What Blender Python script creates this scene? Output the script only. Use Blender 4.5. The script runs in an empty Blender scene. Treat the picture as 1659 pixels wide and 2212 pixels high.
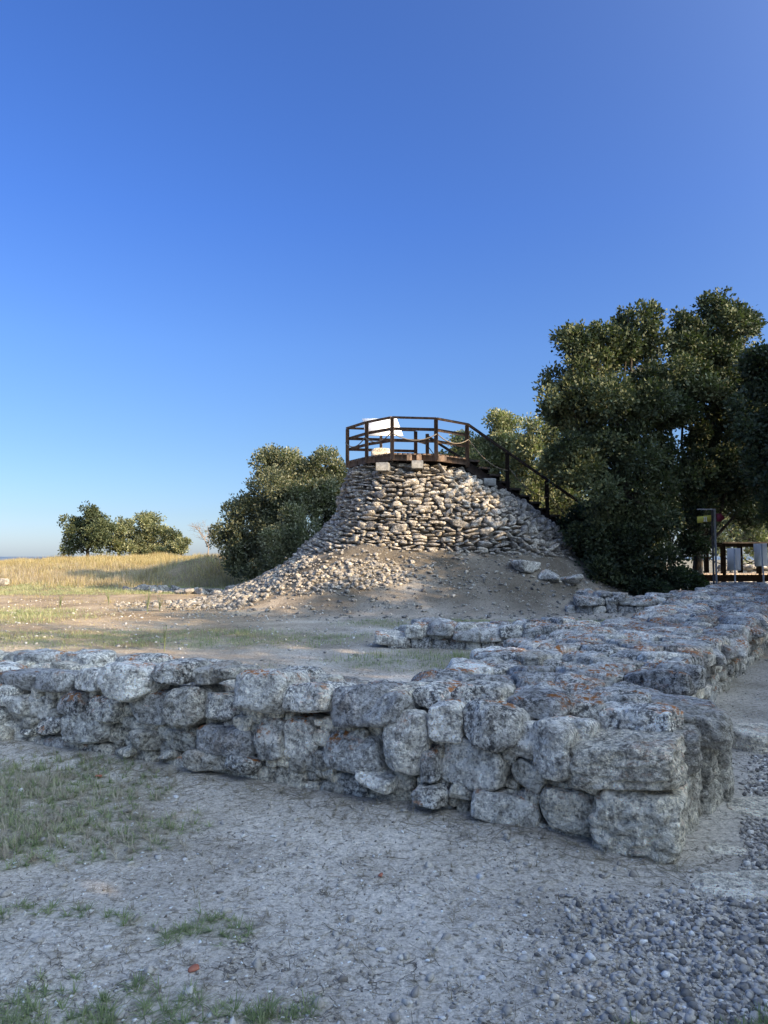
import bpy, bmesh, math
import numpy as np
from mathutils import Vector
R = math.radians
sc = bpy.context.scene

# ------------------------------------------------------------------ camera, sky, sun, exposure
EYE = 1.6
FV = 1598.5                       # focal length in "view" pixels (picture 1659 x 2212)
HV = 1202.0                       # horizon row
cam_d = bpy.data.cameras.new('camera'); cam = bpy.data.objects.new('camera', cam_d)
sc.collection.objects.link(cam); sc.camera = cam
cam.location = (0, 0, EYE); cam.rotation_euler = (R(90) + math.atan((HV - 1106) / FV), 0, 0)
cam_d.sensor_fit = 'VERTICAL'; cam_d.sensor_height = 36; cam_d.lens = 36 * FV / 2212
cam_d.clip_start = 0.05; cam_d.clip_end = 60000

SUN_EL = R(23.0)
SUN_DIR = np.array([0.86, -0.51]); SUN_DIR = SUN_DIR / np.linalg.norm(SUN_DIR)   # towards the sun
sd = Vector((SUN_DIR[0] * math.cos(SUN_EL), SUN_DIR[1] * math.cos(SUN_EL), math.sin(SUN_EL)))
w = bpy.data.worlds.new('World'); sc.world = w; w.use_nodes = True
nt = w.node_tree; bg = nt.nodes['Background']
sky = nt.nodes.new('ShaderNodeTexSky'); sky.sky_type = 'NISHITA'; sky.sun_disc = False
sky.sun_elevation = SUN_EL; sky.sun_rotation = math.atan2(SUN_DIR[0], SUN_DIR[1])
sky.air_density = 1.0; sky.dust_density = 0.6; sky.ozone_density = 2.2; sky.altitude = 50
hs = nt.nodes.new('ShaderNodeHueSaturation'); hs.inputs['Saturation'].default_value = 1.0
nt.links.new(sky.outputs[0], hs.inputs['Color'])
gm = nt.nodes.new('ShaderNodeMixRGB'); gm.blend_type = 'MULTIPLY'; gm.inputs[0].default_value = 1; 
tc0 = nt.nodes.new('ShaderNodeTexCoord'); sx = nt.nodes.new('ShaderNodeSeparateXYZ'); nt.links.new(tc0.outputs['Generated'], sx.inputs[0])
rp = nt.nodes.new('ShaderNodeValToRGB')
SKY = [(0.0, (.36, .43, .66)), (.055, (.32, .385, .55)), (.14, (.31, .395, .54)), (.27, (.305, .43, .67)), (.42, (.26, .415, .76)), (1.0, (.25, .41, .78))]
for q, (ps, cl) in enumerate(SKY):
    el = rp.color_ramp.elements[0] if q == 0 else (rp.color_ramp.elements[-1] if q == len(SKY) - 1 else rp.color_ramp.elements.new(ps))
    el.position = ps; el.color = (*cl, 1)
nt.links.new(sx.outputs['Z'], rp.inputs[0]); nt.links.new(rp.outputs[0], gm.inputs[2])
nt.links.new(hs.outputs[0], gm.inputs[1])
# broad glow added round the low sun to brighten the shaded foreground
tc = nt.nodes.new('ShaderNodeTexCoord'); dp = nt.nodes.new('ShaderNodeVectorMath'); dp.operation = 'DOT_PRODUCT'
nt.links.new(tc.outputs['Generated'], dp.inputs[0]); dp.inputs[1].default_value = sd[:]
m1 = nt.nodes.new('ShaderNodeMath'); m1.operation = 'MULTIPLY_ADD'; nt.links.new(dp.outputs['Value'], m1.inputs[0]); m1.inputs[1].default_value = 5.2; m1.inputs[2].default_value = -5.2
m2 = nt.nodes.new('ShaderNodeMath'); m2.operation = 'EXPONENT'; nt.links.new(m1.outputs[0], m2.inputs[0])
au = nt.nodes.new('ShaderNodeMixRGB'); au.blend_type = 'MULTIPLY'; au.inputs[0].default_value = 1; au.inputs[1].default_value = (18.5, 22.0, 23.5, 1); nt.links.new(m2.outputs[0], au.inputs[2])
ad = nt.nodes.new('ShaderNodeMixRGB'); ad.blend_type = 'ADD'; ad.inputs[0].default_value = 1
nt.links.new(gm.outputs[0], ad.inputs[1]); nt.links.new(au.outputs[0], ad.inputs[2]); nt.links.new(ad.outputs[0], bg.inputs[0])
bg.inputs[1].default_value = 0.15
sl = bpy.data.lights.new('sun', 'SUN'); so = bpy.data.objects.new('sun', sl); sc.collection.objects.link(so)
sl.energy = 5.0; sl.angle = R(0.5); sl.color = (1.0, 0.74, 0.43)
so.rotation_euler = sd.to_track_quat('Z', 'Y').to_euler()
sc.view_settings.view_transform = 'Standard'; sc.view_settings.look = 'None'
sc.view_settings.exposure = 1.0; sc.view_settings.gamma = 1

# ------------------------------------------------------------------ numeric helpers
rng = np.random.RandomState(11)
PERM = rng.permutation(256)
GR = rng.normal(size=(256, 3)); GR /= np.linalg.norm(GR, axis=1)[:, None]
def pn(P):
    P = np.asarray(P, float); i = np.floor(P).astype(np.int64); f = P - i
    u = f * f * f * (f * (f * 6 - 15) + 10)
    def g(a, b, c):
        ix = PERM[(PERM[(PERM[(i[..., 0] + a) & 255] + i[..., 1] + b) & 255] + i[..., 2] + c) & 255]
        q = GR[ix]
        return q[..., 0] * (f[..., 0] - a) + q[..., 1] * (f[..., 1] - b) + q[..., 2] * (f[..., 2] - c)
    def L(a, b, t): return a + (b - a) * t
    x0 = L(L(g(0,0,0), g(1,0,0), u[..., 0]), L(g(0,1,0), g(1,1,0), u[..., 0]), u[..., 1])
    x1 = L(L(g(0,0,1), g(1,0,1), u[..., 0]), L(g(0,1,1), g(1,1,1), u[..., 0]), u[..., 1])
    return L(x0, x1, u[..., 2]) * 1.5
def fbm(P, o=4, s=1.0):
    P = np.asarray(P, float) * s; r = 0; a = 1.0
    for k in range(o):
        r = r + a * pn(P + 17.3 * k); P = P * 2.03; a *= 0.5
    return r
def pn2(x, y, s=1.0, z=0.0): return pn(np.stack([x * s, y * s, np.zeros_like(x) + z], -1))
def sstep(x, a, b):
    t = np.clip((x - a) / (b - a), 0, 1); return t * t * (3 - 2 * t)
def at(u, v, Y):
    """point at depth Y seen at view pixel (u, v)"""
    p = math.atan((HV - 1106) / FV)
    a = (u - 829.5) / FV; b = (1106 - v) / FV
    dy = math.cos(p) - b * math.sin(p); dz = math.sin(p) + b * math.cos(p)
    return np.array([a / dy * Y, Y, EYE + dz / dy * Y])

# ------------------------------------------------------------------ scene helpers
def tag(o, label=None, cat=None, group=None, kind=None):
    if label: o['label'] = label
    if cat: o['category'] = cat
    if group: o['group'] = group
    if kind: o['kind'] = kind
    return o
def thing(name, loc, label, cat, group=None):
    o = bpy.data.objects.new(name, None); sc.collection.objects.link(o)
    o.location = [float(c) for c in loc]; o.empty_display_size = 0.2
    return tag(o, label, cat, group)
def mk(name, V, F, mat, parent=None, smooth=False, tint=None):
    V = np.asarray(V, np.float32).reshape(-1, 3)
    if parent is not None: V = V - np.array(parent_loc(parent), np.float32)
    me = bpy.data.meshes.new(name)
    Fs = F if isinstance(F, list) else [F]
    Fs = [np.asarray(f, np.int32) for f in Fs if len(f)]
    nl = sum(f.size for f in Fs); nf = sum(len(f) for f in Fs)
    me.vertices.add(len(V)); me.vertices.foreach_set('co', V.ravel())
    me.loops.add(nl); me.loops.foreach_set('vertex_index', np.concatenate([f.ravel() for f in Fs]))
    tot = np.concatenate([np.full(len(f), f.shape[1], np.int32) for f in Fs])
    st = np.concatenate([[0], np.cumsum(tot)[:-1]]).astype(np.int32)
    me.polygons.add(nf); me.polygons.foreach_set('loop_start', st); me.polygons.foreach_set('loop_total', tot)
    me.update(calc_edges=True)
    if smooth: me.polygons.foreach_set('use_smooth', np.ones(nf, bool))
    if tint is not None:
        a = me.attributes.new('tint', 'FLOAT', 'POINT'); a.data.foreach_set('value', np.asarray(tint, np.float32).ravel())
    me.materials.append(mat)
    o = bpy.data.objects.new(name, me); sc.collection.objects.link(o)
    if parent is not None: o.parent = parent
    return o
def parent_loc(p):
    l = np.array(p.location)
    while p.parent is not None:
        p = p.parent; l = l + np.array(p.location)
    return l
class MB:
    """collects shapes for one mesh"""
    def __init__(s): s.V = []; s.F = {}; s.n = 0; s.T = []
    def add(s, V, F, t=0.0):
        V = np.asarray(V, float).reshape(-1, 3)
        for f in (F if isinstance(F, list) else [F]):
            f = np.asarray(f)
            if len(f): s.F.setdefault(f.shape[1], []).append(f + s.n)
        s.V.append(V); s.n += len(V); s.T.append(np.zeros(len(V)) + t)
    def build(s, name, mat, parent=None, smooth=False, tint=False):
        return mk(name, np.concatenate(s.V), [np.concatenate(f) for f in s.F.values()], mat, parent, smooth,
                  np.concatenate(s.T) if tint else None)
    def box(s, c, X, Y, Z, bev=0.006, t=0.0):
        """box with half-axis vectors X, Y, Z and chamfered edges"""
        c, X, Y, Z = [np.array(q, float) for q in (c, X, Y, Z)]
        lx, ly, lz = [np.linalg.norm(q) for q in (X, Y, Z)]
        b = min(bev, lx * .4, ly * .4, lz * .4)
        ex, ey, ez = X / lx, Y / ly, Z / lz
        V = []; idx = {}
        for i, sx in enumerate((-1, 1)):
            for j, sy in enumerate((-1, 1)):
                for k, sz in enumerate((-1, 1)):
                    for ax in range(3):
                        p = c + ex * sx * (lx - (b if ax != 0 else 0)) + ey * sy * (ly - (b if ax != 1 else 0)) + ez * sz * (lz - (b if ax != 2 else 0))
                        idx[(i, j, k, ax)] = len(V); V.append(p)
        Q = []; T = []
        g = lambda i, j, k, a: idx[(i, j, k, a)]
        Q += [[g(0,0,0,0), g(0,0,1,0), g(0,1,1,0), g(0,1,0,0)], [g(1,0,0,0), g(1,1,0,0), g(1,1,1,0), g(1,0,1,0)],
              [g(0,0,0,1), g(1,0,0,1), g(1,0,1,1), g(0,0,1,1)], [g(0,1,0,1), g(0,1,1,1), g(1,1,1,1), g(1,1,0,1)],
              [g(0,0,0,2), g(0,1,0,2), g(1,1,0,2), g(1,0,0,2)], [g(0,0,1,2), g(1,0,1,2), g(1,1,1,2), g(0,1,1,2)]]
        for j in (0, 1):
            for k in (0, 1): Q.append([g(0,j,k,1), g(1,j,k,1), g(1,j,k,2), g(0,j,k,2)])
        for i in (0, 1):
            for k in (0, 1): Q.append([g(i,0,k,0), g(i,1,k,0), g(i,1,k,2), g(i,0,k,2)])
            for j in (0, 1): Q.append([g(i,j,0,0), g(i,j,1,0), g(i,j,1,1), g(i,j,0,1)])
        for i in (0, 1):
            for j in (0, 1):
                for k in (0, 1): T.append([g(i,j,k,0), g(i,j,k,1), g(i,j,k,2)])
        s.add(V, [np.array(Q), np.array(T)], t)
    def bar(s, a, b, wd, ht, up=(0, 0, 1), t=0.0, bev=0.006):
        a = np.array(a, float); b = np.array(b, float); d = (b - a) / 2; n = np.linalg.norm(d)
        side = np.cross(d, np.array(up, float))
        if np.linalg.norm(side) < 1e-6 * n + 1e-9: side = np.cross(d, [0, 1, 0])
        side /= np.linalg.norm(side); u2 = np.cross(side, d / n)
        s.box((a + b) / 2, d, side * wd / 2, u2 * ht / 2, bev, t)
    def tube(s, P, r, k=8, t=0.0, cap=True):
        P = np.array(P, float); r = np.zeros(len(P)) + r
        D = np.gradient(P, axis=0); D /= np.linalg.norm(D, axis=1)[:, None] + 1e-12
        ref = np.array([0, 0, 1.0]) if abs(D[0, 2]) < .8 else np.array([1.0, 0, 0])
        A = np.cross(D, ref); A /= np.linalg.norm(A, axis=1)[:, None] + 1e-12; B = np.cross(D, A)
        th = np.arange(k) * 2 * math.pi / k
        V = P[:, None] + r[:, None, None] * (A[:, None] * np.cos(th)[None, :, None] + B[:, None] * np.sin(th)[None, :, None])
        n = len(P); i = np.arange(n - 1)[:, None] * k; j = np.arange(k)[None]
        F = np.stack([i + j, i + (j + 1) % k, i + k + (j + 1) % k, i + k + j], -1).reshape(-1, 4)
        s.add(V.reshape(-1, 3), F, t)
        if cap: s.F.setdefault(k, []).append(np.array([np.arange(k)[::-1], np.arange(k) + (n - 1) * k]) + s.n - n * k)

_ico = {}
def ico(sub):
    if sub not in _ico:
        bm = bmesh.new(); bmesh.ops.create_icosphere(bm, subdivisions=sub, radius=1)
        V = np.array([v.co[:] for v in bm.verts]); F = np.array([[v.index for v in f.verts] for f in bm.faces]); bm.free()
        V /= np.linalg.norm(V, axis=1)[:, None]
        _ico[sub] = (V, F)
    return _ico[sub]
def rand_rot(n, tilt=math.pi, rs=rng):
    """rotation about z by any angle, then a tilt"""
    a = rs.uniform(0, 2 * math.pi, n); b = rs.normal(0, 1, n) * tilt; c = rs.uniform(0, 2 * math.pi, n)
    ca, sa, cb, sb, cc, s_ = np.cos(a), np.sin(a), np.cos(b), np.sin(b), np.cos(c), np.sin(c)
    Z1 = np.zeros((n, 3, 3)); Z1[:, 0, 0] = ca; Z1[:, 0, 1] = -sa; Z1[:, 1, 0] = sa; Z1[:, 1, 1] = ca; Z1[:, 2, 2] = 1
    X = np.zeros((n, 3, 3)); X[:, 0, 0] = 1; X[:, 1, 1] = cb; X[:, 1, 2] = -sb; X[:, 2, 1] = sb; X[:, 2, 2] = cb
    Z2 = np.zeros((n, 3, 3)); Z2[:, 0, 0] = cc; Z2[:, 0, 1] = -s_; Z2[:, 1, 0] = s_; Z2[:, 1, 1] = cc; Z2[:, 2, 2] = 1
    return Z2 @ X @ Z1
def rocks(C, H, Rm, sub=1, K=9, p=18, amp=.10, freq=None, rs=rng, lo=.62, box=True):
    """many rough rocks at once: centres C, half sizes H, rotations Rm -> (N, M, 3) vertices, faces of one"""
    D, F = ico(sub); N = len(C); out = np.empty((N, len(D), 3))
    for a in range(0, N, 600):
        b = min(N, a + 600); n = b - a
        nrm = rs.normal(size=(n, K, 3)); nrm /= np.linalg.norm(nrm, axis=2)[..., None]
        off = rs.uniform(lo, 1.0, (n, K))
        d = np.einsum('md,nkd->nmk', D, nrm) / off[:, None]
        g = (np.maximum(d, 0) ** p).sum(-1)
        if box:
            g = g + (np.abs(D) ** p).sum(-1)[None] * 1.05
        g = g ** (1 / p)
        V = D[None] / g[..., None] * H[a:b, None]
        if amp:
            sz = H[a:b].mean(1)[:, None, None]
            q = V / sz * (1.3 if freq is None else freq) + np.arange(a, b)[:, None, None] * 7.31
            V = V * (1 + amp * (fbm(q, 3)[..., None]))
        out[a:b] = np.einsum('nij,nmj->nmi', Rm[a:b], V) + C[a:b, None]
    return out, F
def merge(V, F):
    N, M = V.shape[:2]
    return V.reshape(-1, 3), (F[None] + np.arange(N)[:, None, None] * M).reshape(-1, F.shape[1])
def rock1(c, ax, H, planes=(), sub=4, p=10, amp=.02, strata=0.0, seed=0, rough=1.0, p2=12):
    p = p * 1.7; amp = amp * 1.45
    """one building stone: axes ax (3 unit rows), half sizes H, extra planes (normal in local axes, distance in metres)"""
    D, F = ico(sub); Dn = D * H
    g = (np.abs(D) ** p2).sum(-1)
    g = g ** (1 / p2)
    if len(planes):
        g2 = sum(np.maximum(Dn @ np.array(n) / a, 0) ** p for n, a in planes) ** (1 / p); g = (g ** 14 + g2 ** 14) ** (1 / 14)
    V = Dn / g[:, None]
    nd = V / (np.linalg.norm(V, axis=1)[:, None] + 1e-9)
    S = seed * 3.77
    q = V + S
    d = fbm(q, 2, 4.0) * .62 + .55 * (.45 - 2 * np.abs(pn(q * 8 + 4))) * rough + fbm(q + 9, 3, 19) * .38 * rough
    if sub >= 4:
        pit = np.maximum(pn(q * 26) - .28, 0) * 1.1 + np.maximum(pn(q * 11 + 5) - .45, 0) * 2.2
        d = d - pit * rough
    if strata: d = d + strata * (.5 - 2.2 * np.abs(pn(q * np.array([3, 3, 17]) + fbm(q, 2, 5)[:, None] * .5))) + strata * .7 * pn(q * np.array([8, 8, 44]))
    V = V + nd * (d * amp)[:, None]
    return np.asarray(c) + V @ np.asarray(ax), F

# ------------------------------------------------------------------ materials
def newmat(name):
    m = bpy.data.materials.new(name); m.use_nodes = True
    t = m.node_tree; return m, t, t.nodes['Principled BSDF'], t.links
def nd(t, kind, **kw):
    n = t.nodes.new('ShaderNode' + kind)
    for k, v in kw.items(): setattr(n, k, v)
    return n
def noise(t, co, scale, detail=5, rough=.55, dist=0):
    n = nd(t, 'TexNoise'); n.inputs['Scale'].default_value = scale; n.inputs['Detail'].default_value = detail
    n.inputs['Roughness'].default_value = rough; n.inputs['Distortion'].default_value = dist
    t.links.new(co, n.inputs['Vector']); return n.outputs['Fac']
def ramp(t, f, pts):
    r = nd(t, 'ValToRGB'); e = r.color_ramp.elements
    for i, (p, c) in enumerate(pts):
        if i >= 2: e.new(p)
        e[i].position = p; e[i].color = (*c, 1) if len(c) == 3 else c
    t.links.new(f, r.inputs['Fac']); return r.outputs['Color']
def mix(t, a, b, f, mode='MIX'):
    m = nd(t, 'MixRGB', blend_type=mode)
    for s, v in ((1, a), (2, b), (0, f)):
        if hasattr(v, 'is_linked'): t.links.new(v, m.inputs[s])
        elif isinstance(v, (int, float)): m.inputs[s].default_value = v
        else: m.inputs[s].default_value = (*v, 1)
    return m.outputs[0]
def math_(t, op, a, b=0.0, clamp=False):
    m = nd(t, 'Math', operation=op); m.use_clamp = clamp
    for s, v in ((0, a), (1, b)):
        if hasattr(v, 'is_linked'): t.links.new(v, m.inputs[s])
        else: m.inputs[s].default_value = v
    return m.outputs[0]
def bump(t, bs, h, strength, dist):
    b = nd(t, 'Bump'); b.inputs['Strength'].default_value = strength; b.inputs['Distance'].default_value = dist
    t.links.new(h, b.inputs['Height']); t.links.new(b.outputs[0], bs.inputs['Normal'])
BW = lambda a, b: [(a, (0, 0, 0)), (b, (1, 1, 1))]
def wcoord(t): return nd(t, 'NewGeometry').outputs['Position']

def limestone(name, light, mid, dark, black=.5, orange=.5, sc_=1.0, warm=0.0):
    m, t, bs, L = newmat(name); co = wcoord(t)
    a = noise(t, co, 9 * sc_, 8, .68); c = ramp(t, a, [(.40, dark), (.50, mid), (.60, light)])
    f = noise(t, co, 48 * sc_, 4, .7); c = mix(t, c, ramp(t, f, [(.40, (.45, .445, .44)), (.49, (1.12, 1.11, 1.08)), (.60, (1.55, 1.52, 1.46))]), .8, 'MULTIPLY')
    # pale crusts
    k = noise(t, co, 16 * sc_, 5, .65, .4); c = mix(t, c, light, math_(t, 'MULTIPLY', ramp(t, k, BW(.54, .56)), .85))
    # black lichen, in blotches made of specks
    tq = nd(t, 'Attribute'); tq.attribute_name = 'tint'; pv = ramp(t, math_(t, 'FRACT', math_(t, 'MULTIPLY', tq.outputs['Fac'], 7.31)), [(.2, (.30, .30, .30)), (.65, (1, 1, 1))])
    b1 = ramp(t, noise(t, co, 4.2 * sc_, 3, .5), BW(.40, .52)); b2 = ramp(t, noise(t, co, 30 * sc_, 6, .8), BW(.50, .525))
    c = mix(t, c, (.035, .035, .038), math_(t, 'MULTIPLY', math_(t, 'MULTIPLY', b1, b2), math_(t, 'MULTIPLY', pv, black)))
    b3 = ramp(t, noise(t, co, 17 * sc_, 6, .7), BW(.585, .625))  # pits: their shade is put into the colour, bump alone is weak
    c = mix(t, c, (.05, .05, .052), math_(t, 'MULTIPLY', math_(t, 'MULTIPLY', b3, pv), black * .9))
    # orange lichen on faces that look up
    sep = nd(t, 'SeparateXYZ'); L.new(nd(t, 'NewGeometry').outputs['Normal'], sep.inputs[0])
    up = ramp(t, sep.outputs['Z'], BW(.15, .75))
    o1 = ramp(t, noise(t, co, 3.1 * sc_, 2, .5), BW(.52, .59)); o2 = ramp(t, noise(t, co, 23 * sc_, 4, .7, .6), BW(.47, .56))
    of = math_(t, 'MULTIPLY', math_(t, 'MULTIPLY', o1, o2), math_(t, 'MULTIPLY', up, orange))
    c = mix(t, c, (.50, .20, .06), of)
    ra = nd(t, 'Attribute'); ra.attribute_name = 'tint'; r = ra.outputs['Fac']
    c = mix(t, c, ramp(t, r, [(0, (.58, .58, .60)), (.35, (.84, .84, .84)), (.7, (1.02, .99, .94)), (1, (1.3, 1.27, 1.22))]), 1.0, 'MULTIPLY')
    L.new(c, bs.inputs['Base Color']); bs.inputs['Roughness'].default_value = .95
    bs.inputs['Specular IOR Level'].default_value = .15
    h = math_(t, 'ADD', noise(t, co, 38 * sc_, 6, .7), math_(t, 'MULTIPLY', b3, -.35))
    v = nd(t, 'TexVoronoi'); v.inputs['Scale'].default_value = 90 * sc_; L.new(co, v.inputs['Vector'])
    h = math_(t, 'ADD', h, math_(t, 'MULTIPLY', v.outputs['Distance'], .25))
    bump(t, bs, h, 1.0, .035 / sc_)
    return m
M_STONE = limestone('weathered_limestone', (.84, .82, .77), (.60, .58, .54), (.38, .365, .34), .80, 1.0)
M_CLEAN = limestone('clean_limestone', (.82, .77, .67), (.60, .56, .48), (.39, .36, .305), .45, .3)
M_TOWER = limestone('tower_limestone', (.58, .545, .49), (.40, .375, .34), (.235, .225, .21), .45, .10, .6)
M_FAR = limestone('rubble_limestone', (.50, .475, .43), (.35, .33, .30), (.21, .20, .185), .3, .05, .6)

def earth(name, cols, sc_=1.0, cracks=False, b=.5):
    m, t, bs, L = newmat(name); co = wcoord(t)
    a = noise(t, co, 1.1 * sc_, 7, .62); c = ramp(t, a, [(.34, cols[0]), (.50, cols[1]), (.66, cols[2])])
    f = noise(t, co, 60 * sc_, 6, .75)
    c = mix(t, c, ramp(t, f, [(.35, (.5, .49, .47)), (.52, (1, 1, 1)), (.66, (1.4, 1.38, 1.35))]), .8, 'MULTIPLY')
    f2 = noise(t, co, 22 * sc_, 6, .72)
    c = mix(t, c, ramp(t, f2, [(.36, (.45, .43, .40)), (.47, (.95, .95, .95)), (.60, (1.12, 1.12, 1.12))]), .85, 'MULTIPLY')
    f3 = noise(t, co, .45 * sc_, 5, .6)
    c = mix(t, c, ramp(t, f3, [(.38, (.78, .77, .75)), (.58, (1.05, 1.05, 1.05))]), .9, 'MULTIPLY')
    v = nd(t, 'TexVoronoi'); v.inputs['Scale'].default_value = 48 * sc_; L.new(co, v.inputs['Vector'])
    sp = ramp(t, v.outputs['Distance'], [(.10, (1, 1, 1)), (.22, (0, 0, 0))])
    sp2 = math_(t, 'MULTIPLY', sp, ramp(t, noise(t, co, 9 * sc_, 3), BW(.5, .6)))
    c = mix(t, c, (.60, .59, .57), math_(t, 'MULTIPLY', sp2, .5))
    h = math_(t, 'ADD', math_(t, 'MULTIPLY', noise(t, co, 24 * sc_, 8, .72), .8), math_(t, 'MULTIPLY', sp2, .3))
    if cracks:
        cv = nd(t, 'TexVoronoi', feature='DISTANCE_TO_EDGE'); cv.inputs['Scale'].default_value = 6.5
        wn = nd(t, 'TexNoise'); wn.inputs['Scale'].default_value = 7; wn.inputs['Detail'].default_value = 5; L.new(co, wn.inputs['Vector'])
        wv = nd(t, 'VectorMath', operation='MULTIPLY_ADD'); L.new(wn.outputs['Color'], wv.inputs[0]); wv.inputs[1].default_value = (.28,) * 3; L.new(co, wv.inputs[2])
        L.new(wv.outputs[0], cv.inputs['Vector'])
        ck = math_(t, 'MULTIPLY', ramp(t, cv.outputs['Distance'], [(.0, (1, 1, 1)), (.022, (0, 0, 0))]), ramp(t, noise(t, co, 1.3, 3), BW(.50, .58)))
        c = mix(t, c, (.07, .065, .06), math_(t, 'MULTIPLY', ck, .75)); h = math_(t, 'SUBTRACT', h, math_(t, 'MULTIPLY', ck, .6))
    at_ = nd(t, 'Attribute'); at_.attribute_name = 'tint'
    g1 = noise(t, co, 26 * sc_, 5, .7)
    gc = ramp(t, g1, [(.35, (.075, .095, .04)), (.5, (.17, .18, .08)), (.65, (.34, .30, .17))])
    c = mix(t, c, gc, math_(t, 'MULTIPLY', at_.outputs['Fac'], .42))
    a3 = nd(t, 'Attribute'); a3.attribute_name = 'tan'; c = mix(t, c, (.98, .86, .70), a3.outputs['Fac'], 'MULTIPLY')
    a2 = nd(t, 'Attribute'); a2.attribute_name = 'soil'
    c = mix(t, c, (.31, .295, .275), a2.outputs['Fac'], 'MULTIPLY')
    L.new(c, bs.inputs['Base Color']); bs.inputs['Roughness'].default_value = 1; bs.inputs['Specular IOR Level'].default_value = .1
    bump(t, bs, h, b, .03)
    return m
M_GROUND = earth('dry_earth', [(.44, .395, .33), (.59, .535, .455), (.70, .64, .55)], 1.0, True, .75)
M_MORTAR = earth('joint_shade_mortar', [(.10, .09, .08), (.16, .145, .125), (.24, .22, .19)], 1.6)  # mortar colour darkened to stand for the shade inside the joints

def plain(name, c1, c2, scale=8, rough=.8, bmp=.2, dist=.01, stretch=None, spec=.3, metal=0):
    m, t, bs, L = newmat(name); co = nd(t, 'TexCoord').outputs['Object']
    if stretch:
        mp = nd(t, 'Mapping'); mp.inputs['Scale'].default_value = stretch; L.new(co, mp.inputs['Vector']); co = mp.outputs[0]
    a = noise(t, co, scale, 6, .65); L.new(ramp(t, a, [(.35, c1), (.65, c2)]), bs.inputs['Base Color'])
    bs.inputs['Roughness'].default_value = rough; bs.inputs['Specular IOR Level'].default_value = spec; bs.inputs['Metallic'].default_value = metal
    if bmp: bump(t, bs, a, bmp, dist)
    return m
M_WOOD = plain('weathered_brown_timber', (.05, .035, .026), (.20, .135, .095), 9, .75, .5, .006, (1, 1, .25))
M_WOODD = plain('dark_timber', (.012, .009, .008), (.04, .028, .022), 9, .85, .4, .006)
M_WOODK = plain('backlit_shade_timber', (.006, .005, .005), (.018, .015, .013), 9, .9, .3, .006, None, .08)  # boardwalk timber colour blackened to stand for its backlit shade
M_WOODG = plain('grey_board', (.16, .12, .09), (.42, .33, .25), 9, .8, .5, .006)
M_ROPE = plain('old_rope', (.12, .095, .07), (.24, .20, .15), 60, .95, .5, .004)
M_CONC = plain('concrete', (.13, .13, .13), (.21, .21, .205), 14, .9, .3, .006)
M_WHITE = plain('white_sign_panel', (.78, .79, .80), (.84, .84, .84), 3, .45, 0)
M_INK = plain('sign_ink', (.10, .10, .10), (.25, .22, .2), 30, .6, 0)
M_METAL = plain('grey_metal_tube', (.30, .31, .33), (.42, .43, .45), 12, .5, .05, .002)
M_METALD = plain('dark_metal_frame', (.05, .05, .055), (.12, .12, .13), 12, .45, .05, .002)
M_YEL = plain('yellow_sign_paint', (.38, .33, .05), (.46, .40, .08), 6, .6, 0)
M_RED = plain('red_sign_paint', (.10, .01, .02), (.14, .015, .03), 6, .6, 0)
M_TILE = plain('terracotta', (.30, .10, .06), (.42, .17, .11), 20, .9, .3, .004)
M_BARK = plain('oak_bark', (.03, .025, .02), (.11, .09, .07), 14, .95, .8, .03, (1, 1, .3))
M_BARE = plain('dead_bark', (.16, .12, .09), (.30, .24, .19), 10, .95, .4, .02)

def foliage(name, cols, rough=.5, trans=.25, spec=.35):
    m, t, bs, L = newmat(name)
    a = nd(t, 'Attribute'); a.attribute_name = 'tint'
    c = ramp(t, a.outputs['Fac'], [(0, cols[0]), (.5, cols[1]), (1, cols[2])])
    L.new(c, bs.inputs['Base Color']); bs.inputs['Roughness'].default_value = rough
    bs.inputs['Specular IOR Level'].default_value = spec
    tr = nd(t, 'BsdfTranslucent'); L.new(mix(t, c, (1.0, 1.3, .5), 1.0, 'MULTIPLY'), tr.inputs['Color'])
    ms = nd(t, 'MixShader'); ms.inputs[0].default_value = trans
    L.new(bs.outputs[0], ms.inputs[1]); L.new(tr.outputs[0], ms.inputs[2])
    L.new(ms.outputs[0], t.nodes['Material Output'].inputs['Surface'])
    return m
M_OAK = foliage('oak_leaves', [(.026, .035, .020), (.066, .083, .040), (.155, .162, .078)], .55, .15, .25)
M_OAKB = foliage('olive_oak_leaves', [(.08, .09, .05), (.19, .20, .105), (.35, .34, .19)])
M_OAKG = foliage('grey_green_oak_leaves', [(.045, .055, .035), (.125, .135, .08), (.25, .25, .155)])
M_OAKD = foliage('shade_dark_oak_leaves', [(.018, .028, .018), (.040, .058, .032), (.080, .10, .050)])  # shade put into the leaf colour of the shaded oak and shrubs
M_GRASS = foliage('green_grass', [(.17, .21, .11), (.30, .33, .18), (.55, .49, .31)], .7, .3, .1)
M_DRY = foliage('dry_grass', [(.26, .19, .10), (.42, .33, .17), (.60, .50, .30)], .8, .3, .1)
M_STRAW = foliage('straw', [(.18, .15, .11), (.34, .29, .22), (.50, .45, .36)], .9, .1, .1)
def pebblemat(name, cols):
    m, t, bs, L = newmat(name)
    a = nd(t, 'Attribute'); a.attribute_name = 'tint'
    c = ramp(t, a.outputs['Fac'], cols)
    co = wcoord(t); f = noise(t, co, 90, 4, .7); c = mix(t, c, ramp(t, f, [(.3, (.7, .7, .7)), (.7, (1.25, 1.25, 1.25))]), .8, 'MULTIPLY')
    L.new(c, bs.inputs['Base Color']); bs.inputs['Roughness'].default_value = .85; bs.inputs['Specular IOR Level'].default_value = .25
    bump(t, bs, f, .3, .004)
    return m
M_GRAVEL = pebblemat('mixed_gravel', [(0, (.10, .095, .09)), (.3, (.27, .25, .225)), (.6, (.44, .41, .375)), (.85, (.60, .53, .44)), (1, (.82, .80, .76))])
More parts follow.
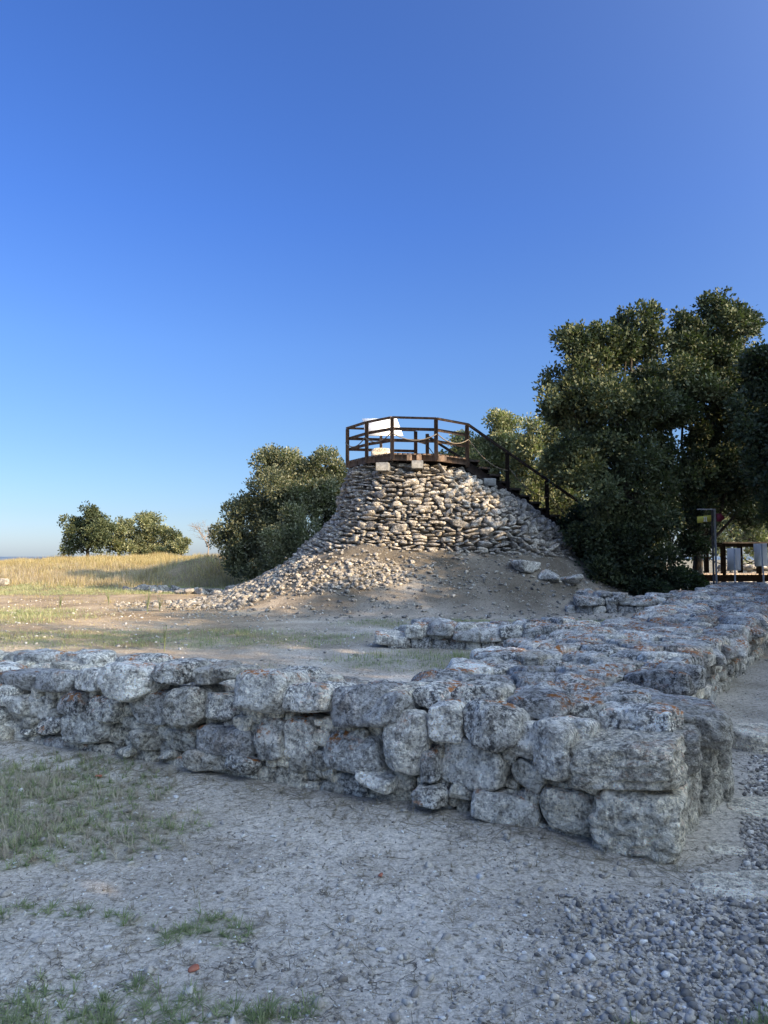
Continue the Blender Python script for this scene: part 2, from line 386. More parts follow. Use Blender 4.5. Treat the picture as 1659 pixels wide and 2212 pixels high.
M_PEB = pebblemat('earth_pebbles', [(0, (.16, .14, .12)), (.4, (.34, .31, .27)), (.75, (.46, .43, .38)), (.9, (.60, .58, .55)), (1, (.74, .74, .72))])
M_SHELL = plain('white_shell', (.70, .70, .68), (.82, .82, .80), 30, .6, .1, .001)

# ------------------------------------------------------------------ layout of the ground
C0 = np.array([1.53, 3.95]); W1 = np.array([-.893, .451]); W1 = W1 / np.linalg.norm(W1); N1 = np.array([W1[1], -W1[0]])   # N1 inward
if N1[1] < 0: N1 = -N1
C2 = np.array([2.07, 5.80]); W2 = np.array([.54, .84]); W2 = W2 / np.linalg.norm(W2); N2 = np.array([-W2[1], W2[0]])        # N2 inward (left)
TS = 1.2                                                         # tower set-out scale
TC = np.array([.70, 23.9])                                       # tower centre
def T3(x, y, z): return np.array([x * TS, y * TS, EYE + TS * (z - EYE)])

PROF = {  # radius, height from top to bottom
 'l': [(1.75, 4.35), (1.95, 3.7), (2.1, 3.0), (2.6, 2.4), (3.2, 1.9), (3.7, 1.3)],
 'f': [(1.95, 4.35), (2.2, 3.7), (2.5, 2.9), (2.8, 2.2), (3.1, 1.6), (3.3, 1.0)],
 'r': [(1.9, 4.2), (2.8, 3.85), (3.9, 3.15), (4.8, 2.4), (5.3, 1.7), (5.7, 1.0)],
 'b': [(1.9, 4.35), (2.1, 3.7), (2.4, 3.0), (2.9, 2.4), (3.3, 1.9), (3.6, 1.3)]}
def tower_pt(th, s, off=0.0):
    """point on the tower skin; th angle (0 = right, -pi/2 = towards the camera), s 0 top .. 1 bottom"""
    th = np.asarray(th, float); s = np.asarray(s, float); k = np.linspace(0, 1, 6)
    c, n = np.cos(th), np.sin(th)
    wt = {'r': np.maximum(c, 0) ** 2, 'l': np.maximum(-c, 0) ** 2, 'f': np.maximum(-n, 0) ** 2, 'b': np.maximum(n, 0) ** 2}
    r = 0; z = 0
    for q, wq in wt.items():
        P = np.array(PROF[q]); r = r + wq * np.interp(s, k, P[:, 0]); z = z + wq * np.interp(s, k, P[:, 1])
    bulge = pn(np.stack([c * 1.7, n * 1.7, z * .8], -1)) * .14
    r = r + bulge + off
    return np.stack([TC[0] + r * c, TC[1] + r * n, z], -1)

def hgt(x, y):
    x = np.asarray(x, float); y = np.asarray(y, float)
    a = (x - C0[0]) * N1[0] + (y - C0[1]) * N1[1]
    b = (x - C2[0]) * N2[0] + (y - C2[1]) * N2[1]
    ins = sstep(a, .5, 1.4) * sstep(b, .5, 1.4)
    h = ins * (.15 + .012 * np.clip(y - 8, 0, 14))
    h = h + .022 * pn2(x, y, .8) + .010 * pn2(x, y, 2.6, 3) + .005 * pn2(x, y, 9, 7)
    h = h + .045 * np.exp(-(np.minimum(a, 0) / .22) ** 2) * sstep(-x, -1.2, -.7) * (np.abs(a) < 3)
    # mound under the tower
    dx = x - TC[0]; dy = y - TC[1]; th = np.arctan2(dy, dx); rr = np.hypot(dx, dy)
    c, n = np.cos(th), np.sin(th)
    foot = 3.2 * np.maximum(-c, 0) ** 2 + 5.2 * np.maximum(c, 0) ** 2 + 2.95 * np.maximum(-n, 0) ** 2 + 3.2 * np.maximum(n, 0) ** 2
    wid = 3.0 * np.maximum(-c, 0) ** 2 + 2.6 * np.maximum(c, 0) ** 2 + 4.3 * np.maximum(-n, 0) ** 2 + 3.0 * np.maximum(n, 0) ** 2
    q = (rr - foot) / wid
    mo = np.clip(1 - q, 0, 1); mo = np.where(q < 0, 1, mo ** 1.5 * .85 + mo * .15)
    rough = .10 * pn2(x, y, .9, 5) + .05 * pn2(x, y, 2.7, 6)
    h = h + mo * (1.45 + rough)
    # shoulder of earth and rubble in front and left of the tower
    h = h + .42 * np.exp(-(((x + 1.3) / 1.6) ** 2 + ((y - 20.2) / 1.1) ** 2)) + .15 * np.exp(-(((x - 3.9) / 1.2) ** 2 + ((y - 20.0) / .8) ** 2))
    # bank with dry grass at far left, then a fall to the sea
    bank = sstep(y + x * .12, 29, 45) * sstep(-x, -2, 4)
    h = h + bank * (.62 + .30 * np.exp(-((x + 15) / 6.5) ** 2) + .16 * pn2(x, y, .16, 2) + .08 * pn2(x, y, .5, 2)) - .35 * sstep(-x, 20, 30) * bank
    h = h + .95 * np.exp(-(((x + 8.2) / 2.3) ** 2 + ((y - 34) / 2.0) ** 2))
    h = h + .25 * sstep(y, 26, 40)
    d = np.hypot(x, y)
    h = h - 16 * sstep(y - .25 * np.maximum(x, 0), 62, 150) * (1 - sstep(x - .2 * y, -4, 6)) - 18 * sstep(d, 250, 500)
    return h

def ell(x, y, cx, cy, rx, ry, soft=.95):
    q = np.hypot((x - cx) / rx, (y - cy) / ry); return 1 - sstep(q, 1 - soft, 1 + soft * .4)
def gmask(x, y):
    """where grass grows, 0..1"""
    x, y = x + .35 * pn2(x, y, 1.5, 31) + .12 * pn2(x, y, 5, 32), y + .25 * pn2(x, y, 1.7, 33) + .10 * pn2(x, y, 6, 34)
    m = ell(x, y, -2.9, 5.1, 1.35, .85) * 1.05 + ell(x, y, -2.1, 4.35, .85, .45) * 1.1 + ell(x, y, -1.15, 2.68, .42, .22) * .8 + ell(x, y, -.55, 2.58, .25, .12) * .6
    m = m + ell(x, y, 1.25, 2.56, .55, .17) * 1.1 + ell(x, y, -.9, 3.25, .5, .12) * .5 + ell(x, y, -1.5, 3.4, .3, .15) * .6
    m = m + ell(x, y, -4.6, 12.7, 4.8, 1.5) * .85 + ell(x, y, .9, 10.2, 1.7, 1.0) * .95 + ell(x, y, 1.9, 15.2, 3.0, 1.0) * .8 + ell(x, y, 4.7, 15.0, 1.6, 1.1) * .9
    m = m + ell(x, y, -10, 16.5, 3.6, 2.8) * .7 + ell(x, y, -13, 29, 10, 4.6, .3) * .9 + sstep(y, 33, 36) * .6
    m = m + ell(x, y, -2, 9.4, 1.2, .4) * .4 + ell(x, y, -8.2, 34, 3, 2.6) * .7
    m = np.clip(m * (1 + .8 * sstep(y, 7, 9)), 0, 1)
    return np.clip(m * (.55 + 1.1 * (pn2(x, y, 1.6, 8) * .6 + pn2(x, y, 5.5, 9) * .5 + .35)), 0, 1)

def axis_coords(lim_a, lim_b, fine, c, n):
    u = np.linspace(-1, 1, n); k = 7.2
    s = np.sinh(u * k) / math.sinh(k)
    return np.where(s < 0, c + s * lim_a, c + s * lim_b)
gx = axis_coords(600, 600, .02, 0.3, 760); gy = axis_coords(500, 600, .02, 4.2, 820)
X, Y = np.meshgrid(gx, gy); Z = hgt(X, Y)
near = np.exp(-(np.hypot(X, Y - 4) / 6) ** 2)
Z = Z + near * .006 * pn2(X, Y, 22, 4)
ny, nx = X.shape; ii = np.arange(ny - 1)[:, None] * nx + np.arange(nx - 1)[None]
F = np.stack([ii, ii + 1, ii + nx + 1, ii + nx], -1).reshape(-1, 4)
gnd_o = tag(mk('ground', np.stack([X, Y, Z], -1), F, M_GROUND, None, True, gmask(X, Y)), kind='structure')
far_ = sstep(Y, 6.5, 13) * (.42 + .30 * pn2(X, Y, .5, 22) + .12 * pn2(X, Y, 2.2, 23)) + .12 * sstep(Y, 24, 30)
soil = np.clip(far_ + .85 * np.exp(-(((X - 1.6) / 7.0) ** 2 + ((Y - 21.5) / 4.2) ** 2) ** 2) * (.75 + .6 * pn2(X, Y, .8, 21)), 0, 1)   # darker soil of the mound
a = gnd_o.data.attributes.new('tan', 'FLOAT', 'POINT'); a.data.foreach_set('value', (sstep(Y + .5 * X, 7, 12) * sstep(-X, 0, 4)).astype(np.float32).ravel())   # tan earth of the left field
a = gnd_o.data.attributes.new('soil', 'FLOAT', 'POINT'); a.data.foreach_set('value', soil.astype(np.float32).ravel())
# sea
m, t, bs, L = newmat('sea_water'); bs.inputs['Base Color'].default_value = (.10, .15, .21, 1); bs.inputs['Roughness'].default_value = .7
bump(t, bs, noise(t, wcoord(t), .3, 4), .5, .5)
q = 40000.0
tag(mk('sea', [(-q, -q, -11), (q, -q, -11), (q, q, -11), (-q, q, -11)], np.array([[0, 1, 2, 3]]), m), kind='structure')

# ------------------------------------------------------------------ stone walls
def rect_planes(rs, hw, hh, k=4, lo=.78, hi=1.0):
    """random cuts of the corners of a stone seen from the front (local x, z)"""
    pl = []
    for q in range(k):
        a = math.pi / 4 + q * math.pi / 2 + rs.uniform(-.45, .45)
        n = np.array([math.cos(a), 0, math.sin(a)])
        sup = abs(n[0]) * hw + abs(n[2]) * hh
        pl.append((n, sup * rs.uniform(lo, hi) * .92))
    for q in range(4):
        v = rs.normal(size=3); v[1] = -abs(v[1]) * 1.4; v /= np.linalg.norm(v)
        sup = abs(v[0]) * hw + abs(v[2]) * hh + abs(v[1]) * .2
        pl.append((v, sup * rs.uniform(.72, .95)))
    return pl
def split_parts(items, root, mat_of, small_name='rubble_infill', n=100, smooth=True):
    """items: (size, V, F, material) largest n (by size seen) become parts named stone, the rest one stuff part"""
    items.sort(key=lambda q: -q[0])
    for s_, V, F, mt in items[:n]: mk('stone', V, F, mt, root, smooth, np.full(len(V), rng.rand()))
    rest = items[n:]
    if rest:
        b = MB()
        for s_, V, F, mt in rest: b.add(V, F, rng.rand())
        tag(b.build(small_name, rest[0][3], root, smooth, True), 'smaller stones packed between the larger ones', kind='stuff')

# ---- front wall (runs left from the corner)
rs = np.random.RandomState(5)
H1 = .525
def wpt(o, Wd, Nd, s, n_, z): return np.array([o[0] + Wd[0] * s + Nd[0] * n_, o[1] + Wd[1] * s + Nd[1] * n_, z])
def face_sz(u, v, off=0.0):
    """view pixel -> (distance along front wall, height) on the face plane"""
    d = at(u, v, 1.0) - np.array([0, 0, EYE]); o = C0 + N1 * off
    # solve t*d.xy = o + s*W1
    A = np.array([[d[0], -W1[0]], [d[1], -W1[1]]]); tt, s = np.linalg.solve(A, o)
    return s, EYE + d[2] * tt
Z4 = lambda a, b, c, d: (a / 2.5, 1360.4 + b / 2.5, c / 2.5, 1360.4 + d / 2.5)
Z5 = lambda a, b, c, d: (597.2 + a / 2.5, 1294 + b / 2.5, 597.2 + c / 2.5, 1294 + d / 2.5)
Z6 = lambda a, b, c, d: (1128 + a / 3.125, 1227.7 + b / 3.125, 1128 + c / 3.125, 1227.7 + d / 3.125)
# box in the photograph, set-back, roll (deg), depth of the stone, kind
FS = [(Z4(0,350,125,500),.03,0,0), (Z4(110,360,252,495),.04,0,0), (Z4(245,370,335,445),.06,0,0), (Z4(295,328,458,472),.02,0,0), (Z4(455,370,628,522),.03,2,1),
 (Z4(0,505,88,612),.03,0,1), (Z4(85,520,180,600),.07,0,0), (Z4(180,488,310,592),.03,8,0), (Z4(305,458,535,640),.0,6,0), (Z4(545,520,655,635),.04,0,1), (Z4(655,560,832,672),.0,0,1),
 (Z4(848,548,1025,672),.0,-3,1), (Z4(638,335,880,526),.0,0,0), (Z4(868,315,1062,540),-.02,3,1), (Z4(1048,370,1242,526),.0,0,0), (Z4(1040,530,1350,695),.0,0,0),
 (Z4(1245,472,1342,562),.03,0,0), (Z4(1345,488,1500,735),.0,0,0), (Z4(1495,490,1668,735),.0,0,0), (Z4(968,665,1195,792),-.05,8,1), (Z4(1198,705,1352,805),-.05,-8,1),
 (Z4(600,640,690,705),-.03,20,1), (Z4(828,675,905,728),-.03,0,1),
 (Z4(-60,240,165,345),.03,0,0), (Z4(150,238,382,360),.02,3,0), (Z4(372,222,528,348),.02,0,0), (Z4(508,195,785,402),-.05,-4,2), (Z4(818,178,988,302),.05,0,0),
 (Z4(1028,205,1135,300),.06,0,0), (Z4(1128,212,1242,285),.06,0,1), (Z4(1222,232,1516,482),-.05,0,3),
 (Z5(0,478,308,642),-.02,8,1), (Z5(235,492,565,732),-.02,10,0), (Z5(408,545,665,742),-.05,12,0), (Z5(228,742,562,962),.0,-2,1), (Z5(542,628,790,990),-.02,-3,0),
 (Z5(778,572,962,806),-.03,0,0), (Z5(930,588,1320,856),-.04,-10,2), (Z5(828,800,1217,1077),-.03,-7,1), (Z5(895,488,1195,612),.12,0,0), (Z5(700,498,892,612),.12,-8,0),
 (Z5(735,820,862,1012),.03,0,0), (Z5(1208,925,1420,1077),-.02,-22,1), (Z5(962,1098,1392,1268),-.07,-6,1), (Z5(712,1028,908,1148),-.05,0,1), (Z5(398,958,625,1072),-.04,-16,1),
 (Z5(895,1048,1030,1145),.0,0,0), (Z5(158,935,278,1032),-.02,0,1), (Z5(1210,545,1552,668),.20,-2,0), (Z5(1240,700,1400,905),.0,0,0), (Z5(1362,672,1600,1025),-.02,0,0),
 (Z5(1040,1035,1230,1120),.05,0,0), (Z5(560,500,700,600),.1,0,0),
 (Z6(80,1525,545,1835),.0,-3,1), (Z6(335,1440,560,1568),-.01,-5,1), (Z6(330,1250,470,1450),.04,0,0), (Z6(270,1080,445,1300),.06,0,0), (Z6(20,1200,90,1400),.05,0,0)]
root1 = thing('ruin_wall', (*(C0 + W1 * 2), 0), 'low thick wall of large lichen-spotted limestone blocks crossing the foreground to its squared corner', 'stone wall')
items = []
A1 = np.array([[W1[0], W1[1], 0], [N1[0], N1[1], 0], [0, 0, 1]])
kx = 0
for box, off, roll, kind in FS:
    kx += 1
    u0, v0, u1, v1 = box
    sa, zt = face_sz((u0 + u1) / 2, v0, off); _, zb = face_sz((u0 + u1) / 2, v1, off)
    s1, _ = face_sz(u0, (v0 + v1) / 2, off); s0, _ = face_sz(u1, (v0 + v1) / 2, off)
    hw = (s1 - s0) / 2 * .975; hh = (zt - zb) / 2 * .965; off = off + rs.uniform(-.05, .02); dep = rs.uniform(.20, .28)
    s_ = (s0 + s1) / 2; z_ = (zt + zb) / 2
    pl = rect_planes(rs, hw, hh)
    if kind == 2: pl += [((.62, 0, -.78), .60 * (.62 * hw + .78 * hh)), ((-.55, 0, -.83), .68 * (.55 * hw + .83 * hh))]
    if kind == 3: pl += [((math.cos(a), 0, math.sin(a)), hw * .97) for a in np.linspace(0, 6, 9)]
    c = wpt(C0, W1, N1, s_, off + dep, z_)
    r_ = -R(roll); ax = A1.copy(); ax[0] = A1[0] * math.cos(r_) + A1[2] * math.sin(r_); ax[2] = -A1[0] * math.sin(r_) + A1[2] * math.cos(r_)
    yr = rs.uniform(-.12, .12); ax0 = ax[0] * math.cos(yr) + ax[1] * math.sin(yr); ax1 = -ax[0] * math.sin(yr) + ax[1] * math.cos(yr); ax[0] = ax0; ax[1] = ax1
    pt = rs.uniform(-.22, .04); b1 = ax[1] * math.cos(pt) + ax[2] * math.sin(pt); b2 = -ax[1] * math.sin(pt) + ax[2] * math.cos(pt); ax[1] = b1; ax[2] = b2
    V, F = rock1(c, ax, np.array([hw, dep, hh]), pl, 6, 11, .0105, .30 if kind == 1 else .12, kx, 1.15, 7)
    items.append((hw * hh * 100, V, F, M_CLEAN if kind == 1 and rs.rand() < .5 else M_STONE))
boxes = []
for box, off, roll, kind in FS:
    u0, v0, u1, v1 = box; sa, zt = face_sz((u0 + u1) / 2, v0, off); _, zb = face_sz((u0 + u1) / 2, v1, off); b1, _ = face_sz(u0, (v0 + v1) / 2, off); b0, _ = face_sz(u1, (v0 + v1) / 2, off); boxes.append((b0, b1, zb, zt))
boxes = np.array(boxes)
def clear(s, z):
    dx = np.maximum(boxes[:, 0] - s, s - boxes[:, 1]); dz = np.maximum(boxes[:, 2] - z, z - boxes[:, 3]); return np.min(np.maximum(dx, dz) + .034 + .02 * (np.abs(dx - dz) < .03))
added = []
for q in range(5000):
    s_, z_ = rs.uniform(.5, 5.5), rs.uniform(-.02, .50)
    r = clear(s_, z_)
    if added: r = min(r, (np.hypot(np.array(added)[:, 0] - s_, np.array(added)[:, 1] - z_) - np.array(added)[:, 2]).min() + .008)
    if r < (.05 if q < 2500 else .026): continue
    r = min(r, .13); added.append((s_, z_, r)); hw, hh = r * rs.uniform(1.0, 1.5), r * rs.uniform(.85, 1.1)
    V, F = rock1(wpt(C0, W1, N1, s_, .185 + rs.uniform(-.03, .03), z_), A1, np.array([hw, .09, hh]), rect_planes(rs, hw, hh), 3, 9, .012, .1, 8000 + q, 1, 8)
    items.append((hw * hh * 90, V, F, M_STONE if rs.rand() < .5 else M_CLEAN))
# the dressed corner blocks
def cblock(s0, s1, z0, z1, n0, n1, sub=5, strata=.5, amp=.016, mat=M_CLEAN, seed=0, cuts=(), yaw=0.0, tilt=0.0):
    c = wpt(C0, W1, N1, (s0 + s1) / 2, (n0 + n1) / 2, (z0 + z1) / 2)
    ax = A1.copy(); cy, sy = math.cos(yaw), math.sin(yaw)
    ax = np.array([A1[0] * cy + A1[1] * sy, -A1[0] * sy + A1[1] * cy, A1[2]])
    ct, st = math.cos(tilt), math.sin(tilt); ax = np.array([ax[0] * ct + ax[2] * st, ax[1], -ax[0] * st + ax[2] * ct])
    rq = np.random.RandomState(seed); cuts = [(v / np.linalg.norm(v), (np.abs(v / np.linalg.norm(v)) @ np.array([s1 - s0, n1 - n0, z1 - z0]) / 2) * rq.uniform(.74, .9)) for v in rq.normal(size=(9, 3))]
    V, F = rock1(c, ax, np.array([(s1 - s0) / 2, (n1 - n0) / 2, (z1 - z0) / 2]), list(cuts), 6 if s1 - s0 > .4 else sub, 12, amp, strata, seed, 1.0, 16)
    items.append((50, V, F, mat))
cblock(-.01, .455, -.10, .34, -.03, .50, seed=201, strata=.75, tilt=R(2))
cblock(-.02, .60, .335, .575, -.05, .46, seed=202, strata=.6, tilt=R(-5), mat=M_CLEAN)
cblock(-.05, .26, -.08, .36, .46, .98, seed=203, strata=.5, amp=.024, mat=M_CLEAN, yaw=.08)
cblock(-.07, .22, .33, .575, .42, .90, seed=204, strata=.3, amp=.024, yaw=-.06)
cblock(-.15, .22, -.08, .46, .90, 1.42, seed=205, strata=.45, amp=.028, yaw=.12)
cblock(-.24, .30, .42, .61, .78, 1.30, seed=206, strata=.3, amp=.022, mat=M_CLEAN, tilt=R(3))
cblock(.02, .50, .50, .68, .42, .80, seed=207, strata=.2, mat=M_STONE, tilt=R(-4), yaw=.15)
cblock(.50, .80, .45, .70, .46, .80, seed=208, strata=.0, mat=M_STONE, yaw=-.3)
cblock(-.22, .30, -.08, .42, 1.18, 1.50, seed=209, strata=.2)
cblock(.26, .66, .40, .68, .86, 1.26, seed=210, strata=.1, mat=M_STONE)
cblock(-.14, .32, .38, .60, 1.20, 1.62, seed=211, strata=.1, mat=M_STONE)
# wall continues out of the frame to the left, course by course
def course(o, Wd, Nd, s0, s1, z0, z1, hlo, hhi, wlo, whi, sub, amp, dst, mats, rs, seed0, top_f=None, sz=1.0, near_pt=None):
    """irregular courses of stones on a wall face; Nd points into the wall"""
    ax = np.array([[Wd[0], Wd[1], 0], [Nd[0], Nd[1], 0], [0, 0, 1.0]])
    z = z0; k = 0
    while z < z1 - .03:
        h = min(rs.uniform(hlo, hhi), z1 - z + .04); s = s0 - rs.uniform(0, wlo)
        while s < s1:
            wd = rs.uniform(wlo, whi); zz = z + rs.uniform(-.02, .02)
            hw, hh = wd / 2 * 1.03, h / 2 * rs.uniform(.9, 1.12); dep = rs.uniform(.10, .2)
            zt = zz + h / 2
            if top_f is None or zz + h < top_f(s + wd / 2) + .06:
                c = wpt(o, Wd, Nd, s + wd / 2, dep + rs.uniform(-.03, .035), zt)
                V, F = rock1(c, ax, np.array([hw, dep, hh]), rect_planes(rs, hw, hh), sub, 9, amp, .15, seed0 + k, 1, 9)
                d = np.hypot(c[0], c[1])
                dst.append((hw * hh * 100 / d * 5 * sz * (1 if abs(c[0]) < c[1] * .56 else .02), V, F, mats[rs.randint(len(mats))]))
            s += wd; k += 1
        z += h
course(C0, W1, N1, 5.45, 10.5, -.05, H1, .14, .22, .22, .42, 3, .014, items, [M_STONE, M_CLEAN], rs, 300)
# stones covering the top
def capping(o, Wd, Nd, s0, s1, n0, n1, zf, cell, sub, amp, dst, rs, seed0, mats, flat=.09, skip=None):
    ns = int((s1 - s0) / cell); nn = max(1, int(round((n1 - n0) / cell)))
    P = []
    for i in range(ns):
        for j in range(nn):
            P.append(((s0 + (i + .5 + rs.uniform(-.38, .38) + (.5 if j % 2 else 0)) * cell), n0 + (j + .5 + rs.uniform(-.36, .36)) * (n1 - n0) / nn))
    P = np.array(P)
    ax = np.array([[Wd[0], Wd[1], 0], [Nd[0], Nd[1], 0], [0, 0, 1.0]])
    for i, p in enumerate(P):
        if skip is not None and skip(*p): continue
        d = P - p; r = np.hypot(d[:, 0], d[:, 1]); nb = np.argsort(r)[1:9]
        pl = [(np.array([d[j, 0], d[j, 1], 0]) / r[j], r[j] / 2 * 1.04) for j in nb if r[j] < cell * 2.2]
        for q in range(3):
            v = rs.normal(size=3); v[2] = abs(v[2]) * 1.1 + .6; v /= np.linalg.norm(v); pl.append((v, flat * rs.uniform(.75, 1.15) + .10 * np.hypot(v[0], v[1])))
        c = wpt(o, Wd, Nd, p[0], p[1], zf(p[0], p[1]) - flat + rs.uniform(-.025, .035))
        H = np.array([cell * .8, cell * .8, flat * 1.15])
        tl = rs.uniform(-.12, .12, 2); a = ax.copy(); a[0] = ax[0] + ax[2] * tl[0]; a[0] /= np.linalg.norm(a[0]); a[2] = ax[2] - ax[0] * tl[0]; a[2] /= np.linalg.norm(a[2])
        V, F = rock1(c, a, H, pl, sub, 9, amp, .0, seed0 + i, 1.1, 9)
        dd = np.hypot(c[0], c[1])
        dst.append((cell * cell * 30 / dd * (1 if abs(c[0]) < c[1] * .56 else .02), V, F, mats[rs.randint(len(mats))]))
def zf1(s, n): return H1 - .01 + .035 * math.sin(s * 2.3) - .03 * (n > 1.3) - .018 * max(0, s - 3)
capping(C0, W1, N1, .75, 10.4, .30, 1.72, zf1, .33, 5, .020, items, rs, 500, [M_STONE, M_STONE, M_STONE, M_CLEAN], skip=lambda s, n: s > 6.3 and False)
capping(C0, W1, N1, .2, .8, .9, 1.95, zf1, .38, 5, .018, items, rs, 560, [M_STONE])
# some lumps standing up along the back edge
for s_, n_, r_, z_ in ((3.2, 1.55, .20, .60), (5.2, 1.7, .28, .60), (5.9, 1.6, .25, .62), (6.5, 1.5, .24, .60), (4.5, 1.75, .26, .58), (2.2, 1.3, .22, .58), (6.2, .75, .26, .58)):
    V, F = rock1(wpt(C0, W1, N1, s_, n_ - .22, z_ - .09 - .01 * max(0, s_ - 3)), A1, np.array([r_ * 1.2, r_ * .8, .11]), rect_planes(rs, r_, .1), 4, 9, .02, 0, int(s_ * 100), 1.2, 7)
    items.append((8, V, F, M_STONE))
# inner face of the wall
course(C0 + N1 * 1.75, W1, -N1, .2, 10.2, .05, H1 - .08, .14, .2, .2, .4, 2, .014, items, [M_STONE], rs, 700, sz=.1)
split_parts(items, root1, None)
def core(name, o, Wd, Nd, s0, s1, n0, n1, z1f, root, step=.06, zb=-.2):
    ss = np.arange(s0, s1 + step, step); prof = []
    nn = np.arange(n0, n1 + step, step)
    P = []
    for s in ss:
        row = [(s, n0, zb)] + [(s, n0, z) for z in np.arange(0, .99, .1)[:0]]
        zt = z1f(s)
        for z in np.linspace(zb, zt, 8): P.append((s, n0, z))
        for n in nn[1:-1]: P.append((s, n, zt))
        for z in np.linspace(zt, zb, 8): P.append((s, n1, z))
    P = np.array(P); m_ = len(P) // len(ss)
    Q = np.stack([o[0] + Wd[0] * P[:, 0] + Nd[0] * P[:, 1], o[1] + Wd[1] * P[:, 0] + Nd[1] * P[:, 1], P[:, 2]], -1)
    Q = Q + np.stack([pn(Q * 4), pn(Q * 4 + 9), pn(Q * 4 + 21)], -1) * .03 + np.stack([pn(Q * 13), pn(Q * 13 + 9), pn(Q * 13 + 21)], -1) * .015
    i = np.arange(len(ss) - 1)[:, None] * m_ + np.arange(m_ - 1)[None]
    F = np.stack([i, i + 1, i + m_ + 1, i + m_], -1).reshape(-1, 4)
    end = np.array([[q for q in range(m_)]]); end2 = end[:, ::-1] + (len(ss) - 1) * m_
    mk(name, Q, [F, end, end2], M_MORTAR, root, True)
core('mortar_core', C0, W1, N1, .06, 10.4, .20, 1.66, lambda s: H1 - .10 - .018 * max(0, s - 3), root1)

# ---- right wall
rs = np.random.RandomState(8)
root2 = thing('ruin_wall', (*(C2 + W2 * 4), 0), 'long broad-topped rubble wall running from the corner back to the right edge beside the path', 'stone wall')
items = []
def zr(s): return .55 + .05 * math.sin(s * .9) + .20 * float(sstep(s, 8.5, 12)) + .02 * min(max(s, 0), 3)
course(C2, W2, N2, -1.0, 6, -.05, .60, .11, .19, .16, .36, 3, .013, items, [M_STONE, M_CLEAN, M_STONE], rs, 1100, top_f=zr)
course(C2, W2, N2, 6, 19.5, -.05, .78, .12, .2, .18, .4, 2, .013, items, [M_STONE], rs, 1500, top_f=zr)
capping(C2, W2, N2, -2.2, 5.5, .02, 1.85, lambda s, n: zr(s), .38, 5, .02, items, rs, 2000, [M_STONE, M_STONE, M_STONE, M_CLEAN], skip=lambda s, n: (s < 0 and n < .25) or (C2 + W2 * s + N2 * n - C0) @ N1 < 1.75)
capping(C2, W2, N2, 5.5, 19.5, .02, 1.9, lambda s, n: zr(s), .42, 3, .022, items, rs, 2400, [M_STONE, M_STONE, M_CLEAN])
course(C2 + N2 * 1.85, W2, -N2, 0, 19, .05, .6, .14, .22, .2, .4, 2, .013, items, [M_STONE], rs, 2800, top_f=zr, sz=.3)
split_parts(items, root2, None)
core('mortar_core', C2, W2, N2, -1.6, 19.4, .07, 1.80, lambda s: zr(s) - .09, root2, .1)

# ---- two low cross walls inside
def cross_wall(a, b, depth, h, label, seed):
    rs = np.random.RandomState(seed); a = np.array(a, float); b = np.array(b, float)
    Ld = np.linalg.norm(b - a); Wd = (b - a) / Ld; Nd = np.array([-Wd[1], Wd[0]])
    g = float(hgt(*(a + b) / 2))
    root = thing('ruin_wall', (*((a + b) / 2), g), label, 'stone wall')
    it = []
    zt = lambda s, n=0: g + h * (.55 + .45 * min(1, s / .8)) + .05 * math.sin(s * 3)
    course(a, Wd, Nd, 0, Ld, g - .05, g + h, h * .42, h * .62, .2, .42, 4, .018, it, [M_STONE], rs, seed, top_f=lambda s: zt(s))
    capping(a, Wd, Nd, 0, Ld, .08, depth, zt, .34, 4, .02, it, rs, seed + 200, [M_STONE])
    split_parts(it, root, None)
    core('mortar_core', a, Wd, Nd, .1, Ld, .08, depth - .1, lambda s: zt(s) - .1, root, .08, g - .2)
cross_wall((.05, 11.5), (3.6, 11.0), 1.1, .36, 'short low remnant of grey stone wall in the grass between the thick walls', 3100)
cross_wall((4.5, 17.6), (7.4, 17.3), .9, .42, 'farther low row of pale stones joining the broad wall near the trees', 3600)

# ------------------------------------------------------------------ tower
rs = np.random.RandomState(21)
root = thing('stone_tower', (TC[0], TC[1], 1.4), 'ruined dry-stone tower of small pale limestone rubble standing on the earth mound', 'tower')
th = np.linspace(-math.pi, math.pi, 181); ss = np.linspace(0, 1, 60)
TH, SS = np.meshgrid(th, ss); P = tower_pt(TH, SS, -.14)
P = P + pn(P * 2.2)[..., None] * .05
n2, m2 = TH.shape; i = np.arange(n2 - 1)[:, None] * m2 + np.arange(m2 - 1)[None]
F = np.stack([i, i + m2, i + m2 + 1, i + 1], -1).reshape(-1, 4)
V = P.reshape(-1, 3); V = np.concatenate([V, [[TC[0], TC[1], 4.25]]]); tri = np.array([[k, k + 1, len(V) - 1] for k in range(m2 - 1)])
mk('earth_core', V, [F, tri], M_MORTAR, root, True)
items = []; k = 0; s = -.01
C = []; H = []; RM = []; IMP = []
